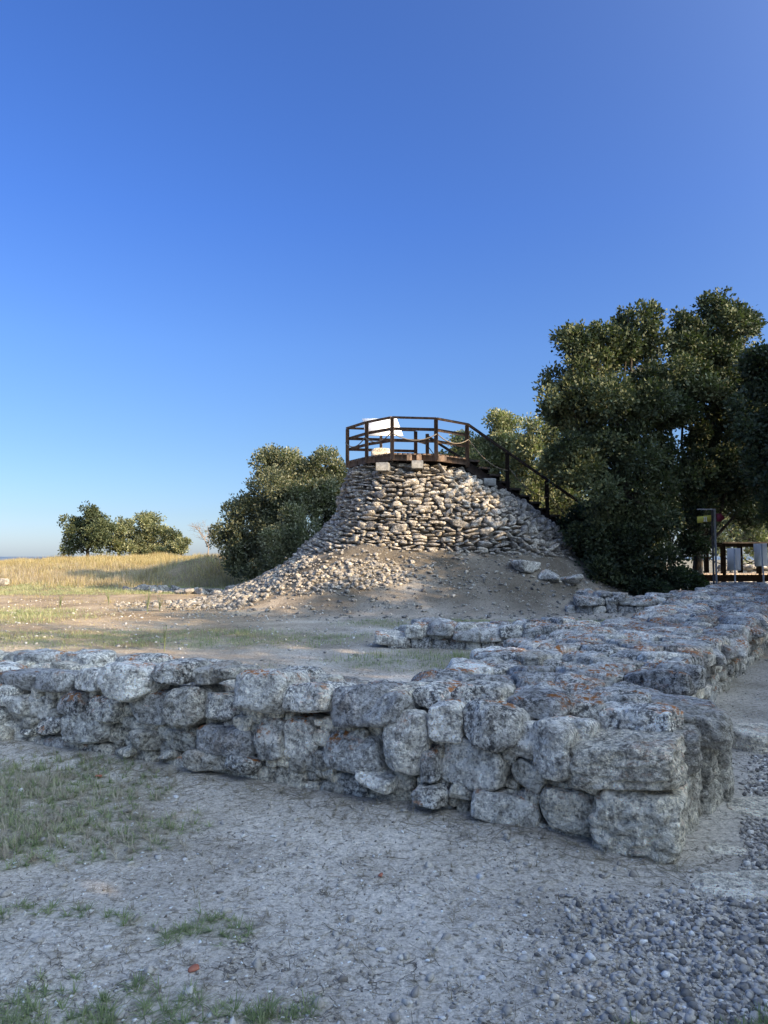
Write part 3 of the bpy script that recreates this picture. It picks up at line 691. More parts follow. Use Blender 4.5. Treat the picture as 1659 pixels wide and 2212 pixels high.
while s < 1.0:
    ds = rs.uniform(.017, .036)
    a = -3.9
    while a < .95:
        p = tower_pt(a, s); p2 = tower_pt(a + .01, s); p3 = tower_pt(a, min(s + .02, 1.02) if s < .99 else s - .02)
        arc = np.linalg.norm(p2 - p) / .01
        big = rs.rand() < .11
        wd = (.13 + .30 * rs.rand() ** 1.3) * (1.5 if big else 1); da = wd / arc
        pc = tower_pt(a + da / 2, s + ds / 2 + rs.uniform(-.008, .008) + .016 * math.sin(a * 5 + s * 9) + .008 * math.sin(a * 13))
        tg = (p2 - p); tg /= np.linalg.norm(tg); dn = (p3 - p); dn *= (1 if s < .99 else -1)
        hh = np.linalg.norm(dn) / .02 * ds / 2 * rs.uniform(.70, 1.15) * (1.6 if big else 1)
        hh = min(hh, .18)
        dn /= np.linalg.norm(dn); nrm = np.cross(tg, -dn)
        up = np.array([0, 0, 1.0]) * .8 - dn * .35; up -= tg * (up @ tg); up /= np.linalg.norm(up); out = np.cross(tg, up)
        g = float(hgt(pc[0], pc[1]))
        if pc[2] > g - .15:
            roll = rs.normal(0, .10 if math.cos(a) < .3 else .3)
            t2 = tg * math.cos(roll) + up * math.sin(roll); u2 = -tg * math.sin(roll) + up * math.cos(roll)
            C.append(pc + out * (rs.uniform(-.06, .03) + .04 * big)); H.append([wd / 2 * .985, rs.uniform(.12, .17), hh * .97]); RM.append(np.array([t2, out, u2]).T)
            IMP.append(wd * hh * (1 if out[1] < 0.1 else .1))
        a += da * 1.0
    s += ds
# crest stones under the platform
for q in range(60):
    a = rs.uniform(-3.6, .6); rr = rs.uniform(.3, 1.0)
    p = tower_pt(a, 0); p = np.array([TC[0] + (p[0] - TC[0]) * rr, TC[1] + (p[1] - TC[1]) * rr, p[2] + rs.uniform(-.05, .08)])
    C.append(p); H.append([rs.uniform(.10, .2), rs.uniform(.09, .15), rs.uniform(.06, .12)]); RM.append(rand_rot(1, .2, rs)[0]); IMP.append(.01)
C = np.array(C); H = np.array(H); RM = np.array(RM); IMP = np.array(IMP)
V, F = rocks(C, H, RM, 3, 9, 22, .06, 2.2, rs, .70)
order = np.argsort(-IMP)
tn = rs.rand(len(V))
for q in order[:100]: mk('stone', V[q], F, M_TOWER, root, False, np.full(V.shape[1], tn[q]))
VV, FF = merge(V[order[100:]], F)
tag(mk('rubble_courses', VV, FF, M_TOWER, root, False, np.repeat(tn[order[100:]], V.shape[1])), 'small stones filling the courses between the larger ones', kind='stuff')

# ------------------------------------------------------------------ loose stones
def field_rocks(name, n_ind, pts, sizes, mat, label, cat, group, seed, sub=3, flat=.62, sink=.25, stuffname='rubble', stufflabel='small broken stones strewn about'):
    rs = np.random.RandomState(seed); N = len(pts); o = np.argsort(-sizes); pts = pts[o]; sizes = sizes[o]
    H = np.stack([sizes * rs.uniform(.8, 1.3, N), sizes * rs.uniform(.65, 1, N), sizes * rs.uniform(flat * .6, flat * 1.3, N)], -1)
    z = hgt(pts[:, 0], pts[:, 1]) + H[:, 2] * (1 - 2 * sink)
    C = np.stack([pts[:, 0], pts[:, 1], z], -1)
    RMx = rand_rot(N, .22, rs)
    if n_ind:
        V, F = rocks(C[:n_ind], H[:n_ind], RMx[:n_ind], sub, 10, 20, .06, 1.5, rs, .55)
        for q in range(n_ind):
            o_ = mk(name, V[q] - C[q], F, mat, None, False, np.full(V.shape[1], rs.rand())); o_.location = C[q].tolist(); tag(o_, label, cat, group)
    if N > n_ind:
        V, F = rocks(C[n_ind:], H[n_ind:], RMx[n_ind:], 2, 9, 20, .06, 1.5, rs, .55)
        tn = np.repeat(rs.rand(len(V)), V.shape[1]); V, F = merge(V, F); tag(mk(stuffname, V, F, mat, None, False, tn), stufflabel, 'rubble', kind='stuff')
rs = np.random.RandomState(31)
def scatter(n, cx, cy, rx, ry, rs):
    a = rs.uniform(0, 2 * math.pi, n); r = np.sqrt(rs.rand(n)) ; g = rs.normal(0, .12, (n, 2))
    return np.stack([cx + rx * (np.cos(a) * r + g[:, 0]), cy + ry * (np.sin(a) * r + g[:, 1])], -1)
# left slope of the mound
P = np.concatenate([scatter(3000, -3.9, 21.6, 1.7, 2.6, rs), scatter(260, -5.4, 20.2, 1.8, 1.2, rs)])
field_rocks('rock', 110, P, .022 + .085 * rs.rand(len(P)) ** 2.4, M_FAR, 'loose pale limestone rock on the left slope of the mound', 'rock', 'loose rocks on the left slope of the mound', 41,
            stuffname='rubble', stufflabel='small stones spilling down the left slope of the mound')
P = np.concatenate([scatter(620, -1.0, 19.3, 1.7, .6, rs), scatter(60, .3, 19.8, .8, .5, rs)])
field_rocks('rock', 60, P, .024 + .075 * rs.rand(len(P)) ** 2.0, M_TOWER, 'loose grey rock in the pile on the front shoulder of the mound', 'rock', 'loose rocks on the front shoulder of the mound', 42,
            stuffname='rubble', stufflabel='small stones of the pile on the front shoulder of the mound')
P = scatter(1500, .8, 18.6, 6.5, 2.8, rs); P = np.concatenate([P[(P[:, 1] < 21)], scatter(900, 2.2, 19.6, 4.0, 1.3, rs)])
field_rocks('rock', 0, P, .012 + .06 * rs.rand(len(P)) ** 4, M_FAR, 'rock', 'rock', 'x', 43, stuffname='stone_chips', stufflabel='stone chips strewn over the foot of the mound')
# bright low wall remains at left
P = np.array([(-9.6 + 4.9 * t_ + rs.normal(0, .28), 28.2 - 3.6 * t_ + rs.normal(0, .35)) for t_ in rs.rand(170)])
field_rocks('rock', 70, P, .07 + .16 * rs.rand(len(P)) ** 1.6, M_FAR, 'sunlit pale rock in the low stone row left of the mound', 'rock', 'sunlit rocks of the low row left of the mound', 44,
            stuffname='rubble', stufflabel='small stones of the sunlit row left of the mound')
P = scatter(26, -16.5, 30.5, 1.0, .5, rs)
field_rocks('rock', 12, P, .10 + .2 * rs.rand(len(P)), M_FAR, 'pale rock lying in the grass at the left edge', 'rock', 'pale rocks in the grass at the left edge', 45,
            stuffname='rubble', stufflabel='small pale stones in the grass at the left edge')
# outcrop on the right of the mound
for q, (x, y, a, b, c) in enumerate([(3.75, 20.0, .42, .3, .16), (4.35, 19.75, .34, .26, .17), (4.95, 19.9, .40, .25, .12), (5.25, 19.3, .32, .22, .13)]):
    C = np.array([[x, y, float(hgt(x, y)) + .06]]); V, F = rocks(C, np.array([[a, b, c]]), rand_rot(1, .15, rs), 4, 8, 18, .10, 1.6, rs, .6)
    o = mk('rock', V[0] - C[0], F, M_STONE, None, True, np.full(V.shape[1], .35)); o.location = C[0].tolist()
    tag(o, ['long grey outcrop rock low on the right of the mound', 'dark grey boulder beside the long outcrop rock on the mound', 'thin-edged grey rock ending the outcrop on the mound', 'grey rock lying lowest under the outcrop on the mound'][q], 'rock', 'outcrop rocks on the mound')

# flat slabs beside the corner
slabs = [((1.86, 3.72), (.46, .17), .08, 'long flat pale slab sunk in the ground before the corner at the right edge'), ((2.55, 4.82), (.40, .25), .15, 'flat grey slab sunk in gravel right of the corner'),
         ((1.86, 4.12), (.13, .08), -.2, 'small flat slab between the gravel and the corner block'), ((3.15, 6.35), (.32, .26), .45, 'sunlit slab with orange lichen lying past the wall end'), ((3.45, 5.75), (.30, .28), .0, 'flat slab at the right edge beyond the gravel')]
for q, (c, hsz, an, lab) in enumerate(slabs):
    zc = float(hgt(*c)) + (.0 if q != 3 else .10)
    ax = np.array([[math.cos(an), math.sin(an), 0], [-math.sin(an), math.cos(an), 0], [0, 0, 1]])
    hz = .04 if q != 3 else .10
    V, F = rock1((c[0], c[1], zc - hz * (.72 if q != 3 else .5)), ax, np.array([hsz[0], hsz[1], hz]), [(np.array([math.cos(a), math.sin(a), 0]), rs.uniform(.78, .98) * math.hypot(hsz[0] * math.cos(a), hsz[1] * math.sin(a))) for a in np.arange(0, 6.28, .8)], 5, 10, .010, 0, 900 + q, 1.3, 12)
    tag(mk('stone_slab', V, F, M_CLEAN, None, True, np.full(len(V), 1.0)), lab, 'stone slab', 'flat slabs beside the corner')

# ------------------------------------------------------------------ gravel, pebbles, shells, straw
def in_wall(x, y):
    a = (x - C0[0]) * N1[0] + (y - C0[1]) * N1[1]; s = (x - C0[0]) * W1[0] + (y - C0[1]) * W1[1]
    b = (x - C2[0]) * N2[0] + (y - C2[1]) * N2[1]; s2 = (x - C2[0]) * W2[0] + (y - C2[1]) * W2[1]
    return ((a > .0) & (a < 1.9) & (s > -.1)) | ((b > 0) & (b < 1.85) & (s2 > -.8)) | ((a > 0) & (a < 1.5) & (s > -.28) & (s < .3))
def pebbles(name, pts, sizes, mat, label, cat, seed, tints, sub=1, flat=.6, sink=.3):
    rs = np.random.RandomState(seed)
    k = ~in_wall(pts[:, 0], pts[:, 1]); pts = pts[k]; sizes = sizes[k]; tints = tints[k]; N = len(pts)
    H = np.stack([sizes * rs.uniform(.8, 1.3, N), sizes * rs.uniform(.6, 1, N), sizes * rs.uniform(flat * .6, flat * 1.3, N)], -1)
    C = np.stack([pts[:, 0], pts[:, 1], hgt(pts[:, 0], pts[:, 1]) + H[:, 2] * (1 - 2 * sink)], -1)
    V, F = rocks(C, H, rand_rot(N, .5, rs), sub, 6, 40, 0, None, rs, .42)
    M = V.shape[1]; V, F = merge(V, F)
    return tag(mk(name, V, F, mat, None, False, np.repeat(tints, M)), label, cat, kind='stuff')
rs = np.random.RandomState(51)
def gravel_density(x, y):
    """gravel path on the right"""
    e = x - (1.62 + (y - 3.9) * .62)         # right of the wall line
    near = sstep(x + .30 * pn2(x, y, 1.1, 3), .55, 1.35) * sstep(-y, -3.75, -3.3)
    side = sstep(e, -.05, .25) * sstep(y, 3.7, 4.0) * (1 - sstep(y, 6.6, 8.2) * .85)
    mid = sstep(x, 1.55, 1.9) * sstep(y, 3.2, 3.6) * sstep(-y, -4.3, -4.0) * .55
    return np.clip(near + side + mid, 0, 1)
n = 120000; P = np.stack([rs.uniform(.2, 5.2, n), 2.2 + 7.5 * rs.rand(n) ** 1.7], -1)
P = P[rs.rand(n) < gravel_density(P[:, 0], P[:, 1])]
P = P[np.abs(P[:, 0]) < P[:, 1] * .60]
onslab = np.zeros(len(P), bool)
for q, (c, hsz, an, lab) in enumerate(slabs):
    dx = P[:, 0] - c[0]; dy = P[:, 1] - c[1]; lx = dx * math.cos(an) + dy * math.sin(an); ly = -dx * math.sin(an) + dy * math.cos(an)
    onslab |= (np.hypot(lx / hsz[0], ly / hsz[1]) < .93)
P = P[~onslab | (rs.rand(len(P)) < .05)][:30000]
sz = .005 + .019 * rs.rand(len(P)) ** 2.4
pebbles('gravel', P, sz, M_GRAVEL, 'grey and brown crushed gravel beside the wall corner', 'gravel', 61, np.clip(rs.beta(1.3, 1.5, len(P)), 0, 1))
n = 40000; P = np.stack([rs.uniform(-1, 1, n), 2.3 + 10 * rs.rand(n) ** 2.0], -1); P[:, 0] *= P[:, 1] * .56
P = P[(pn2(P[:, 0], P[:, 1], 2.2, 4) + rs.normal(0, .3, n)) > -.25][:20000]
pebbles('pebbles', P, .0025 + .0085 * rs.rand(len(P)) ** 3, M_PEB, 'tiny pebbles and grit on the bare earth', 'pebbles', 62, np.clip(rs.beta(1.2, 1.2, len(P)) + (rs.rand(len(P)) < .06) * .5, 0, 1))
n = 520; P = np.stack([rs.uniform(-1, 1, n), 2.4 + 3.2 * rs.rand(n) ** 1.3], -1); P[:, 0] *= P[:, 1] * .5
pebbles('pebbles', P, .008 + .018 * rs.rand(n) ** 2.2, M_PEB, 'scattered larger pebbles on the bare earth', 'pebbles', 63, np.clip(rs.beta(2, 1.6, n), 0, 1), 2)
n = 420; P = np.stack([rs.uniform(-1, 1, n), 2.4 + 3.4 * rs.rand(n) ** 1.2], -1); P[:, 0] *= P[:, 1] * .5
pebbles('shell_fragments', P, .003 + .0075 * rs.rand(n) ** 2, M_SHELL, 'white shell fragments scattered on the earth', 'shells', 64, np.ones(n), 1, .4, .2)
n = 9000; P = np.stack([rs.uniform(-11, 8, n), rs.uniform(7, 22, n)], -1); P = P[(pn2(P[:, 0], P[:, 1], .7, 4) + rs.normal(0, .25, n)) > 0]
pebbles('pebbles', P, .010 + .03 * rs.rand(len(P)) ** 3, M_PEB, 'small stones and grit on the ground before the mound', 'pebbles', 65, np.clip(rs.beta(2.5, 1.8, len(P)), 0, 1))
n = 70; P = np.stack([rs.uniform(-1, .8, n), 2.5 + 1.6 * rs.rand(n) ** 1.2], -1); P[:, 0] *= P[:, 1] * .5
pebbles('shell_fragments', P, .006 + .008 * rs.rand(n) ** 2, M_SHELL, 'larger white shell halves lying on the bare earth', 'shells', 66, np.ones(n), 2, .35, .15)
# terracotta shards, individually
for q, (u, v, sz_, lab) in enumerate([(212, 1672, .028, 'small red tile shard in the dry grass at left'), (822, 1876, .018, 'red tile shard beside a white shell on bare earth'),
        (638, 1644, .035, 'red tile shard poking from under a wall stone'), (418, 2072, .022, 'brown terracotta piece lying near the bottom grass'), (735, 1650, .028, 'thin red tile shard at the foot of the wall')]):
    Yd = EYE * FV / (v - HV); p = at(u, v, Yd); p[2] = float(hgt(p[0], p[1])) + .012
    C = p[None]; V, F = rocks(C, np.array([[sz_, sz_ * .7, sz_ * .35]]), rand_rot(1, .3, rs), 2, 8, 14, .03, None, rs, .6)
    o = mk('tile_shard', V[0] - C[0], F, M_TILE, None, False); o.location = p.tolist(); tag(o, lab, 'tile shard')

def blades(n, P, ln, wd, lean, rs, segs=2, droop=.5):
    """tapered grass blades at P (n,3)"""
    a = rs.uniform(0, 2 * math.pi, n); d = np.stack([np.cos(a), np.sin(a), np.zeros(n)], -1); sd_ = np.stack([-np.sin(a), np.cos(a), np.zeros(n)], -1)
    le = np.abs(rs.normal(0, lean, n))[:, None]
    V = []
    for k in range(segs + 1):
        t_ = k / segs; out = le * t_ + droop * le * t_ * t_
        c = P + d * ln[:, None] * out + np.array([0, 0, 1]) * (ln[:, None] * t_ * np.sqrt(np.clip(1 - (le * .8) ** 2, .05, 1)) * (1 - .25 * le * t_))
        w_ = wd[:, None] * (1 - t_) * .5
        if k < segs: V += [c - sd_ * w_, c + sd_ * w_]
        else: V += [c]
    V = np.stack(V, 1); M = V.shape[1]; b = np.arange(n)[:, None] * M
    Q = [b + np.array([[2 * k, 2 * k + 1, 2 * k + 3, 2 * k + 2]]) for k in range(segs - 1)]
    T = b + np.array([[2 * (segs - 1), 2 * (segs - 1) + 1, 2 * segs]])
    return V.reshape(-1, 3), [np.concatenate(Q) if Q else np.zeros((0, 4), int), T], M
def grass(name, n, box, lnr, wd, mat, label, seed, thr=.25, tint=(0, 1), lean=.5, clump=0.0, maskf=gmask, segs=2, dist_pow=1.0, cat='grass'):
    rs = np.random.RandomState(seed); x0, x1, y0, y1 = box
    y = y0 + (y1 - y0) * rs.rand(n * 3) ** dist_pow; x = x0 + (x1 - x0) * rs.rand(n * 3)
    if clump:
        nc = max(1, n // 14); cx = x0 + (x1 - x0) * rs.rand(nc * 3); cy = y0 + (y1 - y0) * rs.rand(nc * 3) ** dist_pow
        pk = rs.randint(0, len(cx), n * 3); x = cx[pk] + rs.normal(0, clump, n * 3); y = cy[pk] + rs.normal(0, clump, n * 3)
    k = (np.abs(x) < y * .62 + .4) & ~in_wall(x, y)
    mm = maskf(x, y); k &= rs.rand(n * 3) < (mm - thr) / (1 - thr)
    x = x[k][:n]; y = y[k][:n]; N = len(x)
    if N < 5: return
    P = np.stack([x, y, hgt(x, y) - .004], -1)
    V, F, M = blades(N, P, rs.uniform(*lnr, N) * np.clip(.85 + .7 * pn2(x, y, .6 if y1 > 15 else 3, 44), .35, 1.7), wd * rs.uniform(.6, 1.3, N), lean, rs, segs)
    tn = np.clip(tint[0] + (tint[1] - tint[0]) * (rs.beta(2, 2, N) * .6 + .4 * (.5 + pn2(x, y, 1.3, 12))), 0, 1)
    return tag(mk(name, V, F, mat, None, False, np.repeat(tn, M)), label, cat, kind='stuff')
def tufts(name, n, box, lnr, wd, mat, label, seed, thr, tint, per=20, rad=.012, maskf=gmask, dist_pow=1.0, cat='grass'):
    """low tufts whose blades spread outward from the root"""
    rs = np.random.RandomState(seed); x0, x1, y0, y1 = box; m_ = n * 12
    y = y0 + (y1 - y0) * rs.rand(m_) ** dist_pow; x = x0 + (x1 - x0) * rs.rand(m_)
    k = (np.abs(x) < y * .60 + .2) & ~in_wall(x, y) & (rs.rand(m_) < (maskf(x, y) - thr) / (1 - thr))
    x = x[k][:n]; y = y[k][:n]; sc_ = np.repeat(rs.uniform(.45, 1.25, len(x)), per); tt = np.repeat(rs.rand(len(x)), per)
    x = np.repeat(x, per); y = np.repeat(y, per); N = len(x); a = rs.uniform(0, 2 * math.pi, N); r = rad * rs.rand(N) * sc_
    x = x + np.cos(a) * r; y = y + np.sin(a) * r; a = a + rs.normal(0, .35, N)
    ln = rs.uniform(*lnr, N) * sc_; el = np.clip(rs.normal(.75, .4, N), .12, 1.45); P = np.stack([x, y, hgt(x, y) - .003], -1)
    d = np.stack([np.cos(a), np.sin(a), 0 * a], -1); sd_ = np.stack([-np.sin(a), np.cos(a), 0 * a], -1); w_ = (wd * rs.uniform(.6, 1.3, N) * .5)[:, None]; V = []
    for q in range(4):
        t_ = q / 3; hz = ln * t_ * np.cos(el) * (1 + .25 * t_); vt = ln * (t_ * np.sin(el) - .42 * t_ * t_ * np.cos(el) * .8)
        c = P + d * hz[:, None]; c[:, 2] = np.maximum(c[:, 2] + vt, P[:, 2] + .004)
        if q < 3: V += [c - sd_ * w_ * (1 - .25 * q), c + sd_ * w_ * (1 - .25 * q)]
        else: V += [c]
    V = np.stack(V, 1); b = np.arange(N)[:, None] * 7
    Q = np.concatenate([b + np.array([[0, 1, 3, 2]]), b + np.array([[2, 3, 5, 4]])]); T = b + np.array([[4, 5, 6]])
    tn = np.clip(tint[0] + (tint[1] - tint[0]) * (.6 * tt + .4 * rs.rand(N)), 0, 1)
    return tag(mk(name, V.reshape(-1, 3), [Q, T], mat, None, False, np.repeat(tn, 7)), label, cat, kind='stuff')
tufts('grass', 900, (-3.9, -.9, 3.6, 6.3), (.03, .085), .005, M_GRASS, 'low green tufts on the near earth at left', 71, .04, (0, .85), 16)
tufts('dry_grass', 1100, (-3.9, -.9, 3.6, 6.3), (.03, .10), .004, M_STRAW, 'dead straw-coloured tufts among the green ones at left', 70, .03, (.3, 1), 16)
tufts('grass', 260, (-1.9, .1, 2.35, 3.6), (.03, .075), .0042, M_GRASS, 'green tufts at the bottom left corner', 72, .06, (0, .7), 16)
tufts('grass', 300, (.5, 1.9, 2.35, 3.0), (.03, .08), .0042, M_GRASS, 'green tufts at the bottom right corner', 73, .06, (0, .5), 16)
tufts('dry_grass', 260, (-2.6, 1.6, 2.5, 5.2), (.02, .06), .003, M_STRAW, 'small dead tufts scattered over the bare earth', 69, 0, (0, .6), 14, .010, lambda x, y: .25 + 0 * x)
def footmask(x, y):
    a = (x - C0[0]) * N1[0] + (y - C0[1]) * N1[1]; return np.exp(-((a + .06) / .07) ** 2) * (.25 + .9 * np.clip(pn2(x, y, 2.2, 51), 0, 1))
tufts('dry_grass', 300, (-3.6, 1.6, 3.8, 6.5), (.03, .11), .0035, M_STRAW, 'dry tufts rooted along the foot of the near wall', 68, 0, (.2, 1), 16, .012, footmask)
grass('grass', 42000, (-9, 6.5, 8.5, 19), (.03, .10), .008, M_GRASS, 'short grass on the ground inside the walls', 74, .2, (0, .95), .6, .08)
grass('dry_grass', 26000, (-24, -3, 13, 32), (.02, .09), .012, M_DRY, 'sparse sunlit dry grass on the flat ground at left', 78, 0, (.1, 1), .9, .10, lambda x, y: np.clip(.35 + .6 * pn2(x, y, .5, 61), 0, 1) * (1 - sstep(x, -5, -3)))
grass('grass', 46000, (-22, -3, 15, 34), (.04, .14), .014, M_GRASS, 'sunlit short grass on the flat ground at left', 75, .12, (.2, 1), .6, .12)
def drymask(x, y): return np.clip(sstep(y + x * .12 + 3.0 * pn2(x, y, .25, 5), 27.0, 34) * (.75 + .9 * pn2(x, y, .5, 15)), 0, 1) * sstep(-x, 3.5, 6)
grass('dry_grass', 120000, (-34, -4, 27, 50), (.10, .42), .020, M_DRY, 'tall dry golden grass covering the far left bank', 76, .05, (0, 1), .45, .22, drymask, 3)
def dryfoot(x, y): return np.clip(drymask(x, y) * (1 - sstep(y + x * .12, 34, 39)), 0, 1)
grass('dry_grass', 30000, (-30, -5, 28, 40), (.15, .5), .018, M_STRAW, 'band of brown dead stalks at the foot of the far bank', 77, .05, (0, .9), .35, .2, dryfoot, 3)
# straw and twigs on the near ground
rs = np.random.RandomState(81)
def straws(n, xr, yr, lnr, rad, seed, name, label, foot=False):
    rs = np.random.RandomState(seed); b = MB()
    for q in range(n):
        y = yr[0] + (yr[1] - yr[0]) * rs.rand() ** 1.3; x = rs.uniform(-.55, .55) * y if not foot else 0
        if foot:
            s = rs.uniform(-.1, 5.4); d = -abs(rs.normal(0, .12)) - .02; x, y = C0 + W1 * s + N1 * d
        if in_wall(np.array([x]), np.array([y]))[0]: continue
        ln = rs.uniform(*lnr) * (1 if rs.rand() > .04 else 2.2); a = rs.uniform(0, math.pi); cv = rs.normal(0, .5)
        P = []; px, py = x, y
        for j in range(5):
            P.append((px, py, float(hgt(px, py)) + rad + abs(rs.normal(0, .004)))); px += math.cos(a) * ln / 4; py += math.sin(a) * ln / 4; a += cv / 4
        b.tube(P, rad * rs.uniform(.6, 1.2), 3, rs.rand(), False)
    tag(b.build(name, M_STRAW, None, False, True), label, 'straw', kind='stuff')
straws(3200, 0, (2.3, 6.5), (.02, .10), .0011, 82, 'straw', 'bits of dry straw and twigs scattered on the near earth')
straws(420, 0, (0, 0), (.04, .20), .0014, 83, 'straw', 'dry stems and leaf litter gathered at the foot of the near wall', True)

# ------------------------------------------------------------------ trees
def tree(name, label, base, lobes, mat, seed, leaves, leaf=.085, twig=.24, trunk_r=.16, group=None, cat='tree', gap=.0, lowtrunk=True, shell=.55, bark=M_BARK):
    """lobes: (x, y, z, rx, ry, rz) in world metres"""
    rs = np.random.RandomState(seed); base = np.array(base, float); lobes = np.array(lobes, float)
    root = thing(name, base, label, cat, group)
    vol = (lobes[:, 3] * lobes[:, 4] * lobes[:, 5]) ** (2 / 3); pr = vol / vol.sum()
    per = 16; nt_ = int(leaves / per * 1.5)
    sub = []
    for l in lobes:
        m_ = max(3, int(rs.uniform(9, 13) * min(1, np.mean(l[3:6]) / .8)))
        dd = rs.normal(size=(m_, 3)); dd /= np.linalg.norm(dd, axis=1)[:, None]; f_ = rs.uniform(.55, .98, m_)[:, None]
        cc = l[:3] + dd * l[3:6] * f_; rr_ = l[3:6].mean() * rs.uniform(.24, .46, m_)[:, None] * np.array([[1, 1, .85]])
        sub.append(np.concatenate([cc, rr_], 1))
    big = lobes; lobes = np.concatenate(sub + [np.concatenate([big[:, :3], big[:, 3:6] * .55], 1)])
    vol = (lobes[:, 3] * lobes[:, 4] * lobes[:, 5]) ** (2 / 3); pr = vol / vol.sum()
    li = rs.choice(len(lobes), nt_, p=pr); D = rs.normal(size=(nt_, 3)); D /= np.linalg.norm(D, axis=1)[:, None]
    rad = shell + (1 - shell) * rs.rand(nt_) ** .6
    lump = 1 + .24 * pn(D * 2.3 + li[:, None] * 5.1) + .20 * pn(D * 5.5 + li[:, None] * 3.3); lump = lump * np.where(rs.rand(nt_) < .10, rs.uniform(1.02, 1.20, nt_), 1)
    Tw = lobes[li, :3] + D * lobes[li, 3:6] * (rad * lump)[:, None]
    ok = (Tw[:, 2] > hgt(Tw[:, 0], Tw[:, 1]) + .12) & (pn(Tw * (1.1 / max(twig * 3.5, .3)) + seed) + .25 * rs.normal(size=nt_) > -.30 + gap)
    Tw = Tw[ok]; D = D[ok]; Tw = Tw[:leaves // per]; D = D[:len(Tw)]; nt_ = len(Tw); lt = rs.normal(0, .16, len(lobes))[li[ok][:nt_]]
    off = rs.normal(size=(nt_, per, 3)); off /= np.linalg.norm(off, axis=2)[..., None]; off *= (rs.rand(nt_, per) ** .5)[..., None] * twig * rs.uniform(.6, 1.15, nt_)[:, None, None]
    Pp = (Tw[:, None] + off).reshape(-1, 3); N = len(Pp)
    ax = off.reshape(-1, 3) / twig + .6 * np.repeat(D, per, 0) + np.array([0, 0, .35]) + rs.normal(0, .45, (N, 3)); ax /= np.linalg.norm(ax, axis=1)[:, None]
    sd_ = np.cross(ax, rs.normal(size=(N, 3))); sd_ /= np.linalg.norm(sd_, axis=1)[:, None]; nn = np.cross(ax, sd_)
    L_ = leaf * rs.uniform(.65, 1.25, N)[:, None]; w_ = L_ * .33
    V = np.stack([Pp, Pp + ax * L_ * .45 + sd_ * w_ + nn * w_ * .35, Pp + ax * L_, Pp + ax * L_ * .45 - sd_ * w_ + nn * w_ * .35], 1)
    b = np.arange(N)[:, None] * 4; F = np.concatenate([b + np.array([[0, 1, 2]]), b + np.array([[0, 2, 3]])])
    tn = np.clip(np.repeat(.45 + .30 * pn(Tw * .9 + 3) + lt + rs.normal(0, .10, nt_), per) + rs.normal(0, .13, N), 0, 1)
    mk('crown', V, F, mat, root, False, np.repeat(tn, 4))
    tb = MB()
    lobes = big; top = lobes[:, :3].mean(0)
    fork = base + np.array([(top[0] - base[0]) * .25, (top[1] - base[1]) * .25, max(.6, (lobes[:, 2].min() - base[2]) * .7)])
    P = [base + np.array([0, 0, -.1]), base * .6 + fork * .4 + rs.normal(0, .05, 3), fork]
    tb.tube(P, np.array([1.25, 1.0, .85]) * trunk_r, 9)
    for l in lobes:
        e = l[:3] + rs.normal(0, .1, 3); mid = fork * .5 + e * .5 + rs.normal(0, .18, 3) * min(1, trunk_r * 6)
        rr = trunk_r * .5 * (l[3] / lobes[:, 3].max()) ** .5
        tb.tube([fork, mid, e, e + np.array([0, 0, l[5] * .5])], [rr, rr * .7, rr * .42, rr * .15], 6)
        sel = rs.randint(0, nt_, 60)
        cnt = 0
        for q in sel:
            if np.linalg.norm((Tw[q] - l[:3]) / l[3:6]) < 1.2 and cnt < 14:
                s0 = e * .7 + mid * .3 if rs.rand() < .4 else e
                md = (s0 + Tw[q]) / 2 + rs.normal(0, .1, 3); tb.tube([s0, md, Tw[q]], [rr * .28, rr * .18, rr * .06], 4, 0, False); cnt += 1
    tb.build('trunk', bark, root, True)
    return root
def px_lobe(u, v, Y, ru, rv, ry=None):
    c = at(u, v, Y); s = Y / FV; return (c[0], c[1], c[2], ru * s, (ry if ry else (ru + rv) / 2 * s), rv * s)
def gz(x, y): return (x, y, float(hgt(x, y)))

# big tree right of the stair
LA = [px_lobe(1290, 790, 22.6, 95, 85), px_lobe(1370, 735, 22.8, 85, 62), px_lobe(1225, 850, 22.2, 62, 65), px_lobe(1330, 900, 22.2, 125, 110), px_lobe(1260, 980, 22, 85, 80),
      px_lobe(1400, 860, 23, 75, 110), px_lobe(1350, 1060, 21.8, 120, 95), px_lobe(1310, 1170, 21.6, 90, 85), px_lobe(1400, 1190, 21.8, 80, 90), px_lobe(1270, 745, 22.6, 42, 40), px_lobe(1235, 735, 22.5, 18, 16),
      px_lobe(1330, 1250, 21.4, 80, 45), px_lobe(1430, 1000, 22.6, 40, 60), px_lobe(1350, 690, 22.7, 26, 22)]
tree('oak_tree', 'broad oak with dense dark foliage down to the ground beside the wooden stair', gz(7.4, 22.4), LA, M_OAK, 101, 90000, .118, .23, .17, 'tall oaks at right')
LA += [px_lobe(1190, 835, 22.2, 30, 36), px_lobe(1440, 1120, 22, 50, 70)]
LA += [px_lobe(1455, 790, 23, 46, 60), px_lobe(1462, 880, 22.8, 26, 30), px_lobe(1420, 960, 22.4, 50, 50)]
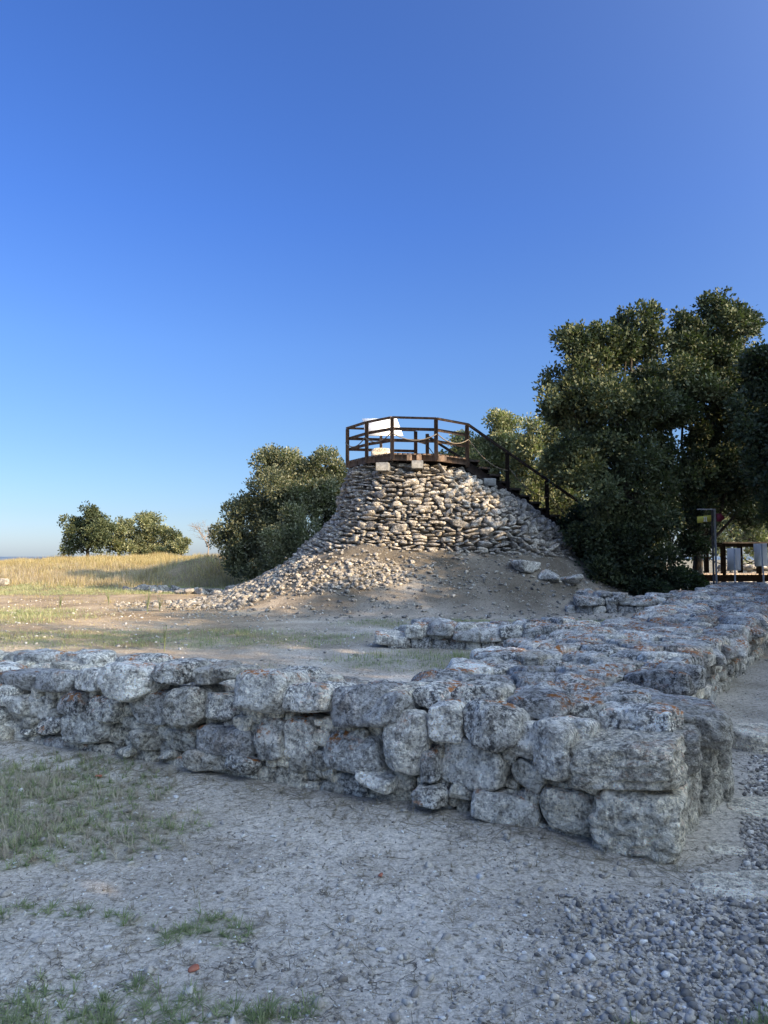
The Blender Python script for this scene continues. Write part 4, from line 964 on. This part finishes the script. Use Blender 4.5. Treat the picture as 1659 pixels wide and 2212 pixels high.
LB = [px_lobe(1497, 990, 23, 34, 40), px_lobe(1550, 1000, 22.8, 45, 40), px_lobe(1590, 1000, 23.2, 60, 60), px_lobe(1475, 1050, 23, 55, 60), px_lobe(1500, 1160, 22.6, 36, 40), px_lobe(1630, 1080, 23.2, 60, 50), px_lobe(1540, 720, 23.5, 70, 70), px_lobe(1500, 780, 23.2, 60, 75), px_lobe(1580, 790, 23.6, 70, 80), px_lobe(1530, 860, 23, 85, 65), px_lobe(1610, 700, 23.8, 30, 40), px_lobe(1480, 720, 23.3, 35, 40),
      px_lobe(1600, 900, 23.2, 75, 80), px_lobe(1525, 950, 23.4, 38, 40), px_lobe(1560, 1060, 23, 85, 50), px_lobe(1508, 945, 23.2, 20, 46), px_lobe(1550, 660, 23.5, 36, 28), px_lobe(1500, 1110, 22.6, 40, 40)]
tree('oak_tree', 'tallest oak with sunlit yellow-green top standing behind the yellow signpost', gz(9.9, 23.8), LB, M_OAK, 102, 80000, .118, .23, .17, 'tall oaks at right', gap=.06)
LC = [px_lobe(1690, 800, 20, 70, 90), px_lobe(1700, 920, 19.8, 110, 90), px_lobe(1650, 1000, 19.6, 70, 60), px_lobe(1720, 1060, 19.8, 110, 70), px_lobe(1760, 780, 20.4, 80, 110)]
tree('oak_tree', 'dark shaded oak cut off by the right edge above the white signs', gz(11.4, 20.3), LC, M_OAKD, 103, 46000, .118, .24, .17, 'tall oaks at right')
LD = [px_lobe(1085, 945, 33, 42, 50), px_lobe(1070, 1000, 33, 50, 50), px_lobe(1130, 1030, 32.6, 55, 50), px_lobe(1100, 910, 33.2, 26, 22)]
tree('oak_tree', 'sunlit olive-green oak rising behind the upper stair handrail', gz(5.4, 33.3), LD, M_OAKB, 104, 24000, .12, .28, .14, 'oaks behind the stair')
LE = [px_lobe(1165, 945, 31, 45, 55), px_lobe(1200, 1020, 30.6, 50, 60), px_lobe(1225, 1080, 30, 45, 50), px_lobe(1190, 900, 31, 25, 22), px_lobe(1155, 1075, 30, 40, 40)]
tree('oak_tree', 'olive-green oak seen below the handrail between stair and dark tree', gz(7.1, 31.0), LE, M_OAKB, 105, 24000, .12, .28, .14, 'oaks behind the stair')
LF = [px_lobe(1000, 965, 34, 38, 32), px_lobe(1035, 985, 34, 42, 40), px_lobe(975, 1000, 34, 30, 30), px_lobe(1010, 1060, 34, 60, 50)]
tree('oak_tree', 'low oak crown showing under the platform rail end', gz(4.0, 34.2), LF, M_OAKB, 106, 18000, .12, .28, .12, 'oaks behind the stair')
# round bush-like oak left of the tower
LG = [px_lobe(585, 1060, 29.5, 90, 82), px_lobe(540, 1120, 29, 72, 85), px_lobe(655, 1060, 29.5, 80, 80), px_lobe(700, 1090, 30, 60, 90), px_lobe(610, 1160, 28.6, 120, 85), px_lobe(520, 1185, 28.8, 50, 60),
      px_lobe(575, 1000, 29.6, 50, 34), px_lobe(690, 1005, 29.8, 48, 32), px_lobe(640, 1010, 29.5, 40, 30), px_lobe(560, 1230, 28.4, 60, 30), px_lobe(720, 1030, 30, 30, 40)]
tree('oak_tree', 'big rounded grey-green oak standing left of the stone tower', gz(-4.0, 29.5), LG, M_OAKG, 107, 84000, .105, .25, .16)
# far trees on the bank
LH = [px_lobe(200, 1115, 48, 24, 28), px_lobe(165, 1140, 48, 32, 25), px_lobe(210, 1160, 47.6, 30, 36), px_lobe(160, 1180, 47.5, 24, 20), px_lobe(225, 1140, 48, 20, 20)]
tree('oak_tree', 'leaning dark oak standing alone at the left end of the far bank', gz(-19.2, 48), LH, M_OAK, 108, 15000, .14, .26, .12, 'oaks on the far bank')
LH += [px_lobe(205, 1190, 48, 30, 18), px_lobe(200, 1100, 48, 20, 20)]
LI = [px_lobe(262, 1185, 50, 30, 16), px_lobe(255, 1150, 50, 22, 32), px_lobe(270, 1135, 50, 16, 18), px_lobe(245, 1175, 50, 24, 18)]
tree('oak_tree', 'narrow oak just right of the leaning far tree', gz(-17.9, 50.2), LI, M_OAKB, 109, 7000, .14, .26, .1, 'oaks on the far bank')
LJ = [px_lobe(330, 1187, 51, 52, 15), px_lobe(320, 1135, 51, 26, 26), px_lobe(305, 1165, 51, 28, 25), px_lobe(345, 1155, 51, 28, 30), px_lobe(370, 1170, 51, 22, 22), px_lobe(335, 1125, 51, 14, 13)]
tree('oak_tree', 'widest oak on the far bank with a pointed top', gz(-16, 51.2), LJ, M_OAKB, 110, 15000, .14, .26, .12, 'oaks on the far bank')
LK = [px_lobe(390, 1178, 50, 14, 16), px_lobe(402, 1168, 50, 6, 7), px_lobe(375, 1185, 50, 16, 12)]
tree('oak_tree', 'small low oak at the right end of the far bank group', gz(-13.7, 50.2), LK, M_OAKB, 111, 4000, .13, .22, .07, 'oaks on the far bank')
# bare tree
rs = np.random.RandomState(91); b0 = np.array(gz(-10.9, 46.0)); root = thing('bare_tree', b0, 'small leafless tree standing on the bank left of the rounded oak', 'tree')
tb = MB(); tw = MB()
def grow(b, tw, p, d, ln, r, k, rs):
    q = p + d * ln; (b if k > 2 else tw).tube([p, (p + q) / 2 + rs.normal(0, .03, 3), q], [r, r * .8, r * .6], 5, 0, False)
    if k == 0: return
    for j in range(3 if k > 1 else 2):
        nd_ = d + rs.normal(0, .55, 3); nd_[2] = abs(nd_[2]) * .7 + .15; nd_ /= np.linalg.norm(nd_); grow(b, tw, q, nd_, ln * rs.uniform(.6, .85), r * .6, k - 1, rs)
grow(tb, tw, b0 - [0, 0, .2], np.array([0, 0, 1.0]), .9, .055, 5, rs); tb.build('trunk', M_BARE, root); tw.build('twigs', M_BARE, root)
# undergrowth at the foot of the oaks and a backdrop of farther oaks
LU = [px_lobe(1270, 1160, 24, 60, 70), px_lobe(1240, 1220, 23.6, 40, 35), px_lobe(1300, 1235, 23.2, 60, 40), px_lobe(1255, 1120, 24.6, 40, 40)]
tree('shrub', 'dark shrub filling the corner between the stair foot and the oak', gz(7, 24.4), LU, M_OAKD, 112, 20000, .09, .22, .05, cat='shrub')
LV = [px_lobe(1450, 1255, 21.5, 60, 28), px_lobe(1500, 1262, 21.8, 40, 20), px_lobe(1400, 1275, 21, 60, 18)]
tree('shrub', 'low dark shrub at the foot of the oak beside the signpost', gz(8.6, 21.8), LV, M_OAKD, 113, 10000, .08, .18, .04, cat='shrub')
bk = [(14.5, 38, 3.2, 3.4), (19, 36, 3.2, 3.0), (24, 40, 4, 4), (10.5, 41, 3.2, 3.6), (6, 44, 3, 2.6), (29, 36, 4, 4)]
for q, (x, y, r, h) in enumerate(bk):
    g = float(hgt(x, y)); rs = np.random.RandomState(120 + q)
    lb = [(x + rs.uniform(-.7, .7) * r, y + rs.uniform(-.4, .4) * r, g + h * rs.uniform(.5, 1.15), r * .6, r * .5, h * .42) for _ in range(6)]
    tree('oak_tree', ['sunlit oak far behind the boardwalk, nearest the yellow signpost', 'sunlit oak far behind the two white signs', 'distant oak at the right edge behind the railing', 'distant oak glimpsed through the dark tree trunks',
                      'distant low oak behind the stair foot', 'distant oak beyond the right edge'][q], (x, y, g), lb, M_OAKB, 130 + q, 11000, .16, .34, .12, 'distant oaks behind the boardwalk')
# oaks standing outside the picture to the right, whose shade covers the foreground
shade = [(13.5, 13.5, 7.6, 3.0), (15.5, 9.5, 9.2, 3.2), (11.5, 7.0, 8.6, 3.0), (14.5, 3.5, 10.2, 3.4), (11.0, .5, 9.4, 3.2), (15.0, -2.5, 10.5, 3.6), (11.5, -5.5, 9.5, 3.4), (17, 17.0, 9.5, 3.0), (7.5, -5, 8.5, 3.0), (4.5, -8.5, 8.5, 3.2), (13.2, 16.3, 9.3, 2.9), (8.6, -1.6, 8.8, 2.7)]
for q, (x, y, h, r) in enumerate(shade):
    g = float(hgt(x, y)); rs = np.random.RandomState(150 + q)
    lb = [(x + math.cos(a) * r * .5, y + math.sin(a) * r * .5, g + h * f, r * .62, r * .62, h * .2) for a, f in zip(rs.uniform(0, 6.28, 8), np.linspace(.22, .8, 8))]
    lb.append((x, y, g + h * .5, r * .85, r * .85, h * .36))
    tree('oak_tree', 'tall oak beyond the right side of the picture', (x, y, g), lb, M_OAK, 160 + q, 16000, .20, .42, .2, 'oaks beyond the right side')

# ------------------------------------------------------------------ weeds
rs = np.random.RandomState(95)
for q, (u, v, Yd, h, lab) in enumerate([(318, 1335, 17.5, .62, 'tall dark weed on the edge of the shade, left of its neighbours'), (345, 1315, 18.0, .45, 'slimmer weed right of the tall dark weed'), (235, 1303, 20.0, .7, 'arching yellow-green grass stalk in the sunlit field'),
        (130, 1310, 19, .35, 'small pale weed in the sunlit field at left'), (355, 1412, 11.2, .42, 'upright green weed behind the foreground wall')]):
    p = at(u, v, Yd); p[2] = float(hgt(p[0], p[1])); root = thing('weed', p, lab, 'plant')
    st = MB(); lf = MB()
    for j in range(7 if q != 4 else 3):
        a = rs.uniform(0, 6.28); sp = rs.uniform(.05, .35) if q != 4 else .1; hh = h * rs.uniform(.55, 1)
        Pth = [p + np.array([math.cos(a) * sp * hh * t_ * t_, math.sin(a) * sp * hh * t_ * t_, hh * t_ * (1 - .18 * t_ * (q == 2))]) for t_ in np.linspace(0, 1, 6)]
        st.tube(Pth, np.linspace(.007, .003, 6), 4, .3, False)
        for t_ in np.linspace(.15, 1, 14):
            k = min(4, int(t_ * 5)); c = Pth[k] + (Pth[k + 1] - Pth[k]) * (t_ * 5 - k); d = rs.normal(size=3); d[2] = abs(d[2]) * .6; d /= np.linalg.norm(d); s_ = np.cross(d, [0, 0, 1]); L_ = .06 * rs.uniform(.5, 1.2)
            lf.add([c, c + d * L_ * .5 + s_ * L_ * .16, c + d * L_, c + d * L_ * .5 - s_ * L_ * .16], np.array([[0, 1, 2, 3]]), rs.uniform(.1, .8))
    st.build('stem', M_GRASS, root, False, True); lf.build('foliage', M_GRASS, root, False, True)

# ------------------------------------------------------------------ viewing platform on the tower
NA, NB, NC, ND_, NE = (-.975, 19.6), (-.44, 18.7), (.20, 18.05), (1.29, 18.2), (2.15, 19.0)
NF, NG = (.86, 19.95), (1.20, 20.35)
ZD, ZT = 4.14, 5.02
def P3(n, z): return T3(n[0], n[1], z)
root = thing('viewing_platform', T3(.6, 19.2, 4.0), 'brown timber viewing platform with rope-strung railings on top of the stone tower', 'platform')
poly = [NA, NB, NC, ND_, NE, NG, NF]
def clip(poly, x0, x1):
    def c(pl, f, keep):
        out = []
        for i in range(len(pl)):
            a, b = pl[i], pl[(i + 1) % len(pl)]; ia, ib = keep(a), keep(b)
            if ia: out.append(a)
            if ia != ib:
                t_ = (f - a[0]) / (b[0] - a[0]); out.append((f, a[1] + (b[1] - a[1]) * t_))
        return out
    return c(c(poly, x0, lambda p: p[0] >= x0), x1, lambda p: p[0] <= x1)
db = MB(); x = -1.0
while x < 2.2:
    pl = clip(poly, x, x + .115)
    if len(pl) >= 3:
        n_ = len(pl); V = [P3(q, ZD) for q in pl] + [P3(q, ZD - .035) for q in pl]
        db.add(V, [np.array([list(range(n_))]), np.array([list(range(2 * n_ - 1, n_ - 1, -1))]), np.array([[i, (i + 1) % n_, n_ + (i + 1) % n_, n_ + i] for i in range(n_)])])
    x += .12
db.build('deck', M_WOOD, root)
def seg_part(name, a, b, za, zb, wd, ht, mat=M_WOOD, ext=0.0):
    p, q_ = P3(a, za), P3(b, zb); d = (q_ - p) / np.linalg.norm(q_ - p); m_ = MB(); m_.bar(p - d * ext, q_ + d * ext, wd, ht); return m_.build(name, mat, root)
edges = [(NA, NB), (NB, NC), (NC, ND_), (ND_, NE)]
for a, b in edges: seg_part('fascia_beam', a, b, ZD - .115, ZD - .115, .06, .17)
seg_part('fascia_beam', NA, NF, ZD - .115, ZD - .115, .06, .17)
for y in (18.6, 19.1, 19.6):                                   # joists under the deck
    xa = -.3 if y < 19 else -.7; seg_part('joist', (xa, y), (1.75 if y > 18.8 else 1.35, y), ZD - .14, ZD - .14, .10, .14, M_WOODD)
for a, z0 in ((NA, 3.98), (NB, 3.98), (NC, 3.98), (ND_, 3.98), (NE, 3.90), (NF, 4.0), (NG, 3.98)):
    m_ = MB(); m_.bar(P3(a, z0), P3(a, ZT - .03), .115, .115, (0, 1, 0)); m_.build('post', M_WOOD, root)
for a, b in edges + [(NA, NF)]:
    d3 = P3(b, 0) - P3(a, 0); out = np.array([d3[1], -d3[0], 0]) / np.hypot(d3[0], d3[1])
    for z, nm, ht in ((ZT, 'top_rail', .05), (ZT - .27, 'middle_rail', .09), (ZT - .56, 'lower_rail', .09)):
        m_ = MB(); o_ = np.zeros(3) if nm == 'top_rail' else -out * .075
        m_.bar(P3(a, z) + o_, P3(b, z) + o_, .13 if nm == 'top_rail' else .035, ht); m_.build(nm, M_WOOD, root)
seg_part('middle_rail', NF, NG, ZT - .27, ZT - .30, .035, .09)
for a, b in edges:
    A_, B_ = P3(a, ZT - .40), P3(b, ZT - .40); d3 = B_ - A_; out = np.array([d3[1], -d3[0], 0]) / np.hypot(d3[0], d3[1]) * .07
    P = [A_ + d3 * t_ + out - np.array([0, 0, .8 * t_ * (1 - t_)]) for t_ in np.linspace(0, 1, 14)]
    m_ = MB(); m_.tube(P, .016, 6); m_.build('rope', M_ROPE, root, True)
for (x, y), zb in (((-.72, 19.5), 3.85), ((-.15, 18.75), 3.83), ((.93, 18.5), 3.85), ((2.0, 19.35), 3.55), ((1.0, 19.4), 3.8)):   # short legs on the stones
    m_ = MB(); m_.bar(T3(x, y, zb), T3(x, y, ZD - .2), .14, .14, (0, 1, 0)); m_.build('leg', M_WOODG, root)
for x in (.62, .86):
    m_ = MB(); m_.box(T3(x, 18.2, ZD - .12), (.075, 0, 0), (0, .2, 0), (0, 0, .085)); m_.build('beam_end', M_WOOD, root)
m_ = MB(); m_.box(T3(1.42, 18.28, ZD - .12), (.16, 0.03, 0), (0, .05, 0), (0, 0, .085)); m_.build('beam_end', M_WOOD, root)

# stair
root = thing('wooden_stair', T3(5, 20.6, 1.2), 'dark open-tread timber stair climbing from the trees to the platform', 'stair')
dS = np.array([.88, .47]); E_ = np.array(NE) + dS * .02; G_ = np.array(NG)
wv = G_ - np.array(NE)
SL = .5; nst = 18; tr = 6.1 / nst
for k in range(nst):
    a = E_ + dS * (k * tr); z = ZD - .06 - SL * k * tr
    p0 = T3(*a, z); p1 = T3(*(a + wv), z); m_ = MB(); dx = np.array([dS[0], dS[1], 0]) * tr * TS * .55
    m_.box((p0 + p1) / 2 + dx, dx, (p1 - p0) / 2, (0, 0, .035)); m_.build('tread', M_WOODD, root)
    if k % 1 == 0 and k < nst - 1:
        m_ = MB(); m_.box((p0 + p1) / 2 + dx * 2.0 - np.array([0, 0, .085]), np.array([dS[0], dS[1], 0]) * .02, (p1 - p0) / 2 * .93, (0, 0, .05)); m_.build('riser', M_WOODD, root)
for side in (0.0, 1.0):
    a = E_ + wv * side; b = a + dS * 6.1
    m_ = MB(); m_.bar(T3(*a, ZD - .22), T3(*b, ZD - .22 - SL * 6.1), .06, .26); m_.build('stringer', M_WOODD, root)
    rl = MB(); rl.bar(T3(*a, ZT - .0 - (0 if side == 0 else .1)), T3(*(a + dS * 6.1), ZT - SL * 6.1), .10, .06); rl.build('handrail', M_WOODD, root)
    pts = [0, 1.27, 2.62, 3.95, 5.2]
    for j in range(1, 5):
        c = a + dS * pts[j]; m_ = MB(); m_.bar(T3(*c, ZD - .45 - SL * pts[j]), T3(*c, ZT - .03 - SL * pts[j]), .115, .115, (0, 1, 0)); m_.build('post', M_WOODD, root)
        c0 = a + dS * pts[j - 1]; A_ = T3(*c0, ZT - .38 - SL * pts[j - 1]); B_ = T3(*c, ZT - .50 - SL * pts[j]); d3 = B_ - A_
        m_ = MB(); m_.tube([A_ + d3 * t_ - np.array([0, .05, .9 * t_ * (1 - t_)]) for t_ in np.linspace(0, 1, 14)], .014, 6); m_.build('rope', M_ROPE if side == 0 else M_WOODD, root, True)
for x, k in ((1.6, 0.1), (2.9, .9), (4.2, .1), (5.3, .9), (2.9, .1), (4.2, .9), (5.6, .1)):
    c = E_ + dS * x + wv * k; q = T3(*c, ZD - .25 - SL * x); g = float(hgt(q[0], q[1]))
    if q[2] - g > .3:
        m_ = MB(); m_.bar((q[0], q[1], g - .1), q, .15, .15, (0, 1, 0)); m_.build('leg', M_WOODD, root)

# info board
root = thing('info_board', T3(-.05, 19.3, ZD), 'white tilted information board on a post behind the platform railing', 'sign')
Yb = 19.15 * TS
c00, c10, c11, c01 = at(790, 941, Yb - .12), at(871, 941, Yb + .05), at(857, 904, Yb + .30), at(782, 904, Yb + .13)
nrm = np.cross(c10 - c00, c01 - c00); nrm /= np.linalg.norm(nrm)
m_ = MB(); V = [c00, c10, c11, c01] + [q - nrm * .02 for q in (c00, c10, c11, c01)]
m_.add(V, np.array([[0, 1, 2, 3], [7, 6, 5, 4], [0, 4, 5, 1], [1, 5, 6, 2], [2, 6, 7, 3], [3, 7, 4, 0]])); pan = m_.build('panel', M_WHITE, root)
def bp(a, b, o=.003): return c00 * (1 - a) * (1 - b) + c10 * a * (1 - b) + c11 * a * b + c01 * (1 - a) * b + nrm * o
ink = MB(); rs = np.random.RandomState(5)
def stroke(a0, b0, a1, b1, w_):
    ink.bar(bp(a0, b0), bp(a1, b1), w_, .002, nrm, bev=.0004)
stroke(.05, .91, .11, .91, .012)
for r_ in range(3): stroke(.10, .72 - r_ * .05, .46, .72 - r_ * .05, .004)
for q in range(20):                                            # small line drawing, low on the right
    a = .56 + .34 * rs.rand(); b = .22 + .20 * rs.rand(); an = rs.uniform(0, 3.1); stroke(a, b, a + .045 * math.cos(an), b + .10 * math.sin(an), .009)
ink.build('print', M_INK, root)
pc = bp(.45, .3, -.05); m_ = MB(); m_.bar((pc[0], pc[1] + .05, T3(0, 0, ZD)[2]), (pc[0], pc[1] + .05, pc[2]), .09, .09, (0, 1, 0)); m_.build('post', M_WOODG, root)
# stone block on the deck
c = at(822, 971, 18.75 * TS); c[2] = T3(0, 0, ZD)[2] + .12
V, F = rock1(c, np.eye(3), np.array([.29, .2, .13]), rect_planes(np.random.RandomState(3), .29, .13, lo=.95), 4, 14, .012, .2, 44, 1, 14)
tag(mk('stone_block', V, F, M_CLEAN, None, True, np.full(len(V), 1.0)), 'squared white limestone block lying on the platform deck under the board', 'stone block')
# cast concrete blocks
for u0, v0, u1, v1, Yd, lab in ((814, 1000, 841, 1018, 21.75, 'grey concrete block on the tower edge left of centre, carrying a short post'), (889, 996, 914, 1013, 21.75, 'grey concrete block on the tower edge below the platform middle'),
                          (1040, 1034, 1068, 1050, 22.6, 'grey concrete block on the sloping tower side near the stair'), (985, 1023, 1012, 1035, 22.6, 'half-buried concrete block under the platform corner leg')):
    a = at(u0, v1, Yd); b = at(u1, v0, Yd); m_ = MB(); rs = np.random.RandomState(int(u0)); an = rs.uniform(-.35, .35)
    m_.box((a + b) / 2, np.array([math.cos(an), math.sin(an), 0]) * abs(b[0] - a[0]) / 2, np.array([-math.sin(an), math.cos(an), 0]) * .17, (0, 0, abs(b[2] - a[2]) / 2), .012)
    tag(m_.build('concrete_block', M_CONC), lab, 'concrete block', 'concrete footing blocks on the tower')

# ------------------------------------------------------------------ signs and boardwalk at right
root = thing('signpost', at(1543, 1285, 20.4), 'tall dark metal signpost holding a yellow plate numbered II before the oaks', 'signpost')
Yp = 20.4; g = at(1543, 1290, Yp)
zt = at(1543, 1101, Yp)[2]
for du, nm in ((-2.6, 'pole'), (3.2, 'pole')):
    c = at(1543 + du, 1200, Yp); m_ = MB(); m_.bar((c[0], Yp, float(hgt(c[0], Yp)) - .1), (c[0], Yp, zt), .045, .045, (0, 1, 0)); m_.build(nm, M_METAL if du > 0 else M_METALD, root)
a = at(1506, 1101, Yp); b = at(1545, 1101, Yp); m_ = MB(); m_.bar((a[0], Yp, zt + .01), (b[0], Yp, zt + .01), .05, .03); m_.build('top_bar', M_METAL, root)
q0, q1, q2, q3 = at(1507, 1130, Yp), at(1538, 1126, Yp), at(1538, 1112, Yp), at(1506, 1116, Yp)
m_ = MB(); bk_ = np.array([0, .02, 0]); m_.add([q0, q1, q2, q3, q0 + bk_, q1 + bk_, q2 + bk_, q3 + bk_], np.array([[0, 1, 2, 3], [7, 6, 5, 4], [0, 4, 5, 1], [1, 5, 6, 2], [2, 6, 7, 3], [3, 7, 4, 0]])); yp = m_.build('yellow_plate', M_YEL, root)
num = MB()
for u in (1521.5, 1525.5):
    a = at(u, 1126, Yp - .006); b = at(u, 1117, Yp - .006); num.bar(a, b, .022, .004, (0, 1, 0), bev=.001)
    for v in (1126, 1117):
        c = at(u, v, Yp - .006); num.box(c, (.024, 0, 0), (0, .002, 0), (0, 0, .006), .001)
num.build('numeral', M_WHITE, yp)
c = at(1556, 1118, Yp); m_ = MB(); m_.add([c + [-.10, 0, -.11], c + [.03, 0, -.11], c + [.13, 0, 0], c + [.03, 0, .11], c + [-.10, 0, .11]] + [c + [-.10, .02, -.11], c + [.03, .02, -.11], c + [.13, .02, 0], c + [.03, .02, .11], c + [-.10, .02, .11]],
    [np.array([[0, 1, 2, 3, 4], [9, 8, 7, 6, 5]]), np.array([[i, i + 5, (i + 1) % 5 + 5, (i + 1) % 5] for i in range(5)])]); m_.build('red_arrow_plate', M_RED, root)
for u, v0, v1, lean, lab in ((1586, 1184, 1232, .02, 'white sign back on a thin metal pole, left of the pair'), (1644, 1174, 1223, -.05, 'white sign back on a leaning metal pole at the right edge')):
    Yd = 20.5; a = at(u, v1, Yd); b = at(u, v0, Yd); hw = 14.5 / FV * Yd
    gnd = at(u + (2.5 if u < 1600 else 9), 1290, Yd); gz_ = float(hgt(gnd[0], Yd)); root = thing('sign', (gnd[0], Yd, gz_), lab, 'sign', 'white signs on poles')
    ux = np.array([gnd[0], Yd, gz_ - .1]); tp = (b + np.array([0, -.03, -.02])); ax_ = tp - ux; ax_ /= np.linalg.norm(ax_); sx = np.cross(ax_, [0, -1, 0]); sx /= np.linalg.norm(sx)
    c = (a + b) / 2; m_ = MB(); m_.box(c + [0, .02, 0], sx * hw, (0, .006, 0), ax_ * (b[2] - a[2]) / 2, .003); m_.build('panel', M_WHITE, root)
    m_ = MB(); m_.tube([ux, tp + [0, .01, 0]], .022, 8); m_.build('pole', M_METAL, root, True)

root = thing('boardwalk', (13, 26, .9), 'raised timber boardwalk with post and rope railing behind the white signs', 'boardwalk')
x0, x1, yb = 11.0, 22.0, 26.0; zd = .98
m_ = MB(); x = x0
while x < x1:
    m_.box((x + .07, yb + .7, zd), (.066, 0, 0), (0, .75, 0), (0, 0, .02), .003); x += .142
m_.build('deck', M_WOODG, root)
for y in (yb - .02, yb + 1.42):
    m_ = MB(); m_.bar((x0, y, zd - .14), (x1, y, zd - .14), .08, .22); m_.build('beam', M_WOODK, root)
for y, uu in ((yb + .02, 0), (yb + 1.38, 1)):
    xs = np.arange(x0 + .9, x1, 1.25)
    m_ = MB(); m_.bar((x0 + .9, y, zd + 1.1), (x1, y, zd + 1.1), .12, .05); m_.build('top_rail', M_WOODG if uu == 0 else M_WOODK, root)
    m_ = MB(); m_.bar((x0 + .9, y, zd + 1.02), (x1, y, zd + 1.02), .06, .10); m_.build('middle_rail', M_WOODK, root)
    for j, x in enumerate(xs):
        m_ = MB(); m_.bar((x, y, float(hgt(x, y)) - .1), (x, y, zd + 1.05), .14, .14, (0, 1, 0)); m_.build('post', M_WOODK, root)
        if j:
            A_ = np.array([xs[j - 1], y - .08, zd + .62]); B_ = np.array([x, y - .08, zd + .62])
            m_ = MB(); m_.tube([A_ + (B_ - A_) * t_ - np.array([0, 0, 1.1 * t_ * (1 - t_)]) for t_ in np.linspace(0, 1, 12)], .018, 6); m_.build('rope', M_WOODK, root, True)
# sunlit low stone walls seen under the trees
rs = np.random.RandomState(99)
for (x0, y0, x1, y1, h, lab) in ((8.5, 33, 13.0, 34, .75, 'sunlit low stone wall glimpsed under the dark oak'), (14.5, 32, 20, 31.5, .85, 'sunlit stone wall behind the boardwalk railing')):
    a = np.array([x0, y0]); b = np.array([x1, y1]); Ld = np.linalg.norm(b - a); Wd = (b - a) / Ld; Nd = np.array([-Wd[1], Wd[0]]); g = float(hgt(*(a + b) / 2))
    root = thing('ruin_wall', ((x0 + x1) / 2, (y0 + y1) / 2, g), lab, 'stone wall'); it = []
    course(a, Wd, Nd, 0, Ld, g - .05, g + h, .16, .26, .3, .6, 2, .015, it, [M_FAR], rs, 4100)
    capping(a, Wd, Nd, 0, Ld, .05, .6, lambda s, n: g + h, .5, 2, .015, it, rs, 4300, [M_FAR])
    split_parts(it, root, None); core('mortar_core', a, Wd, Nd, .1, Ld, .08, .6, lambda s: g + h - .08, root, .15, g - .2)
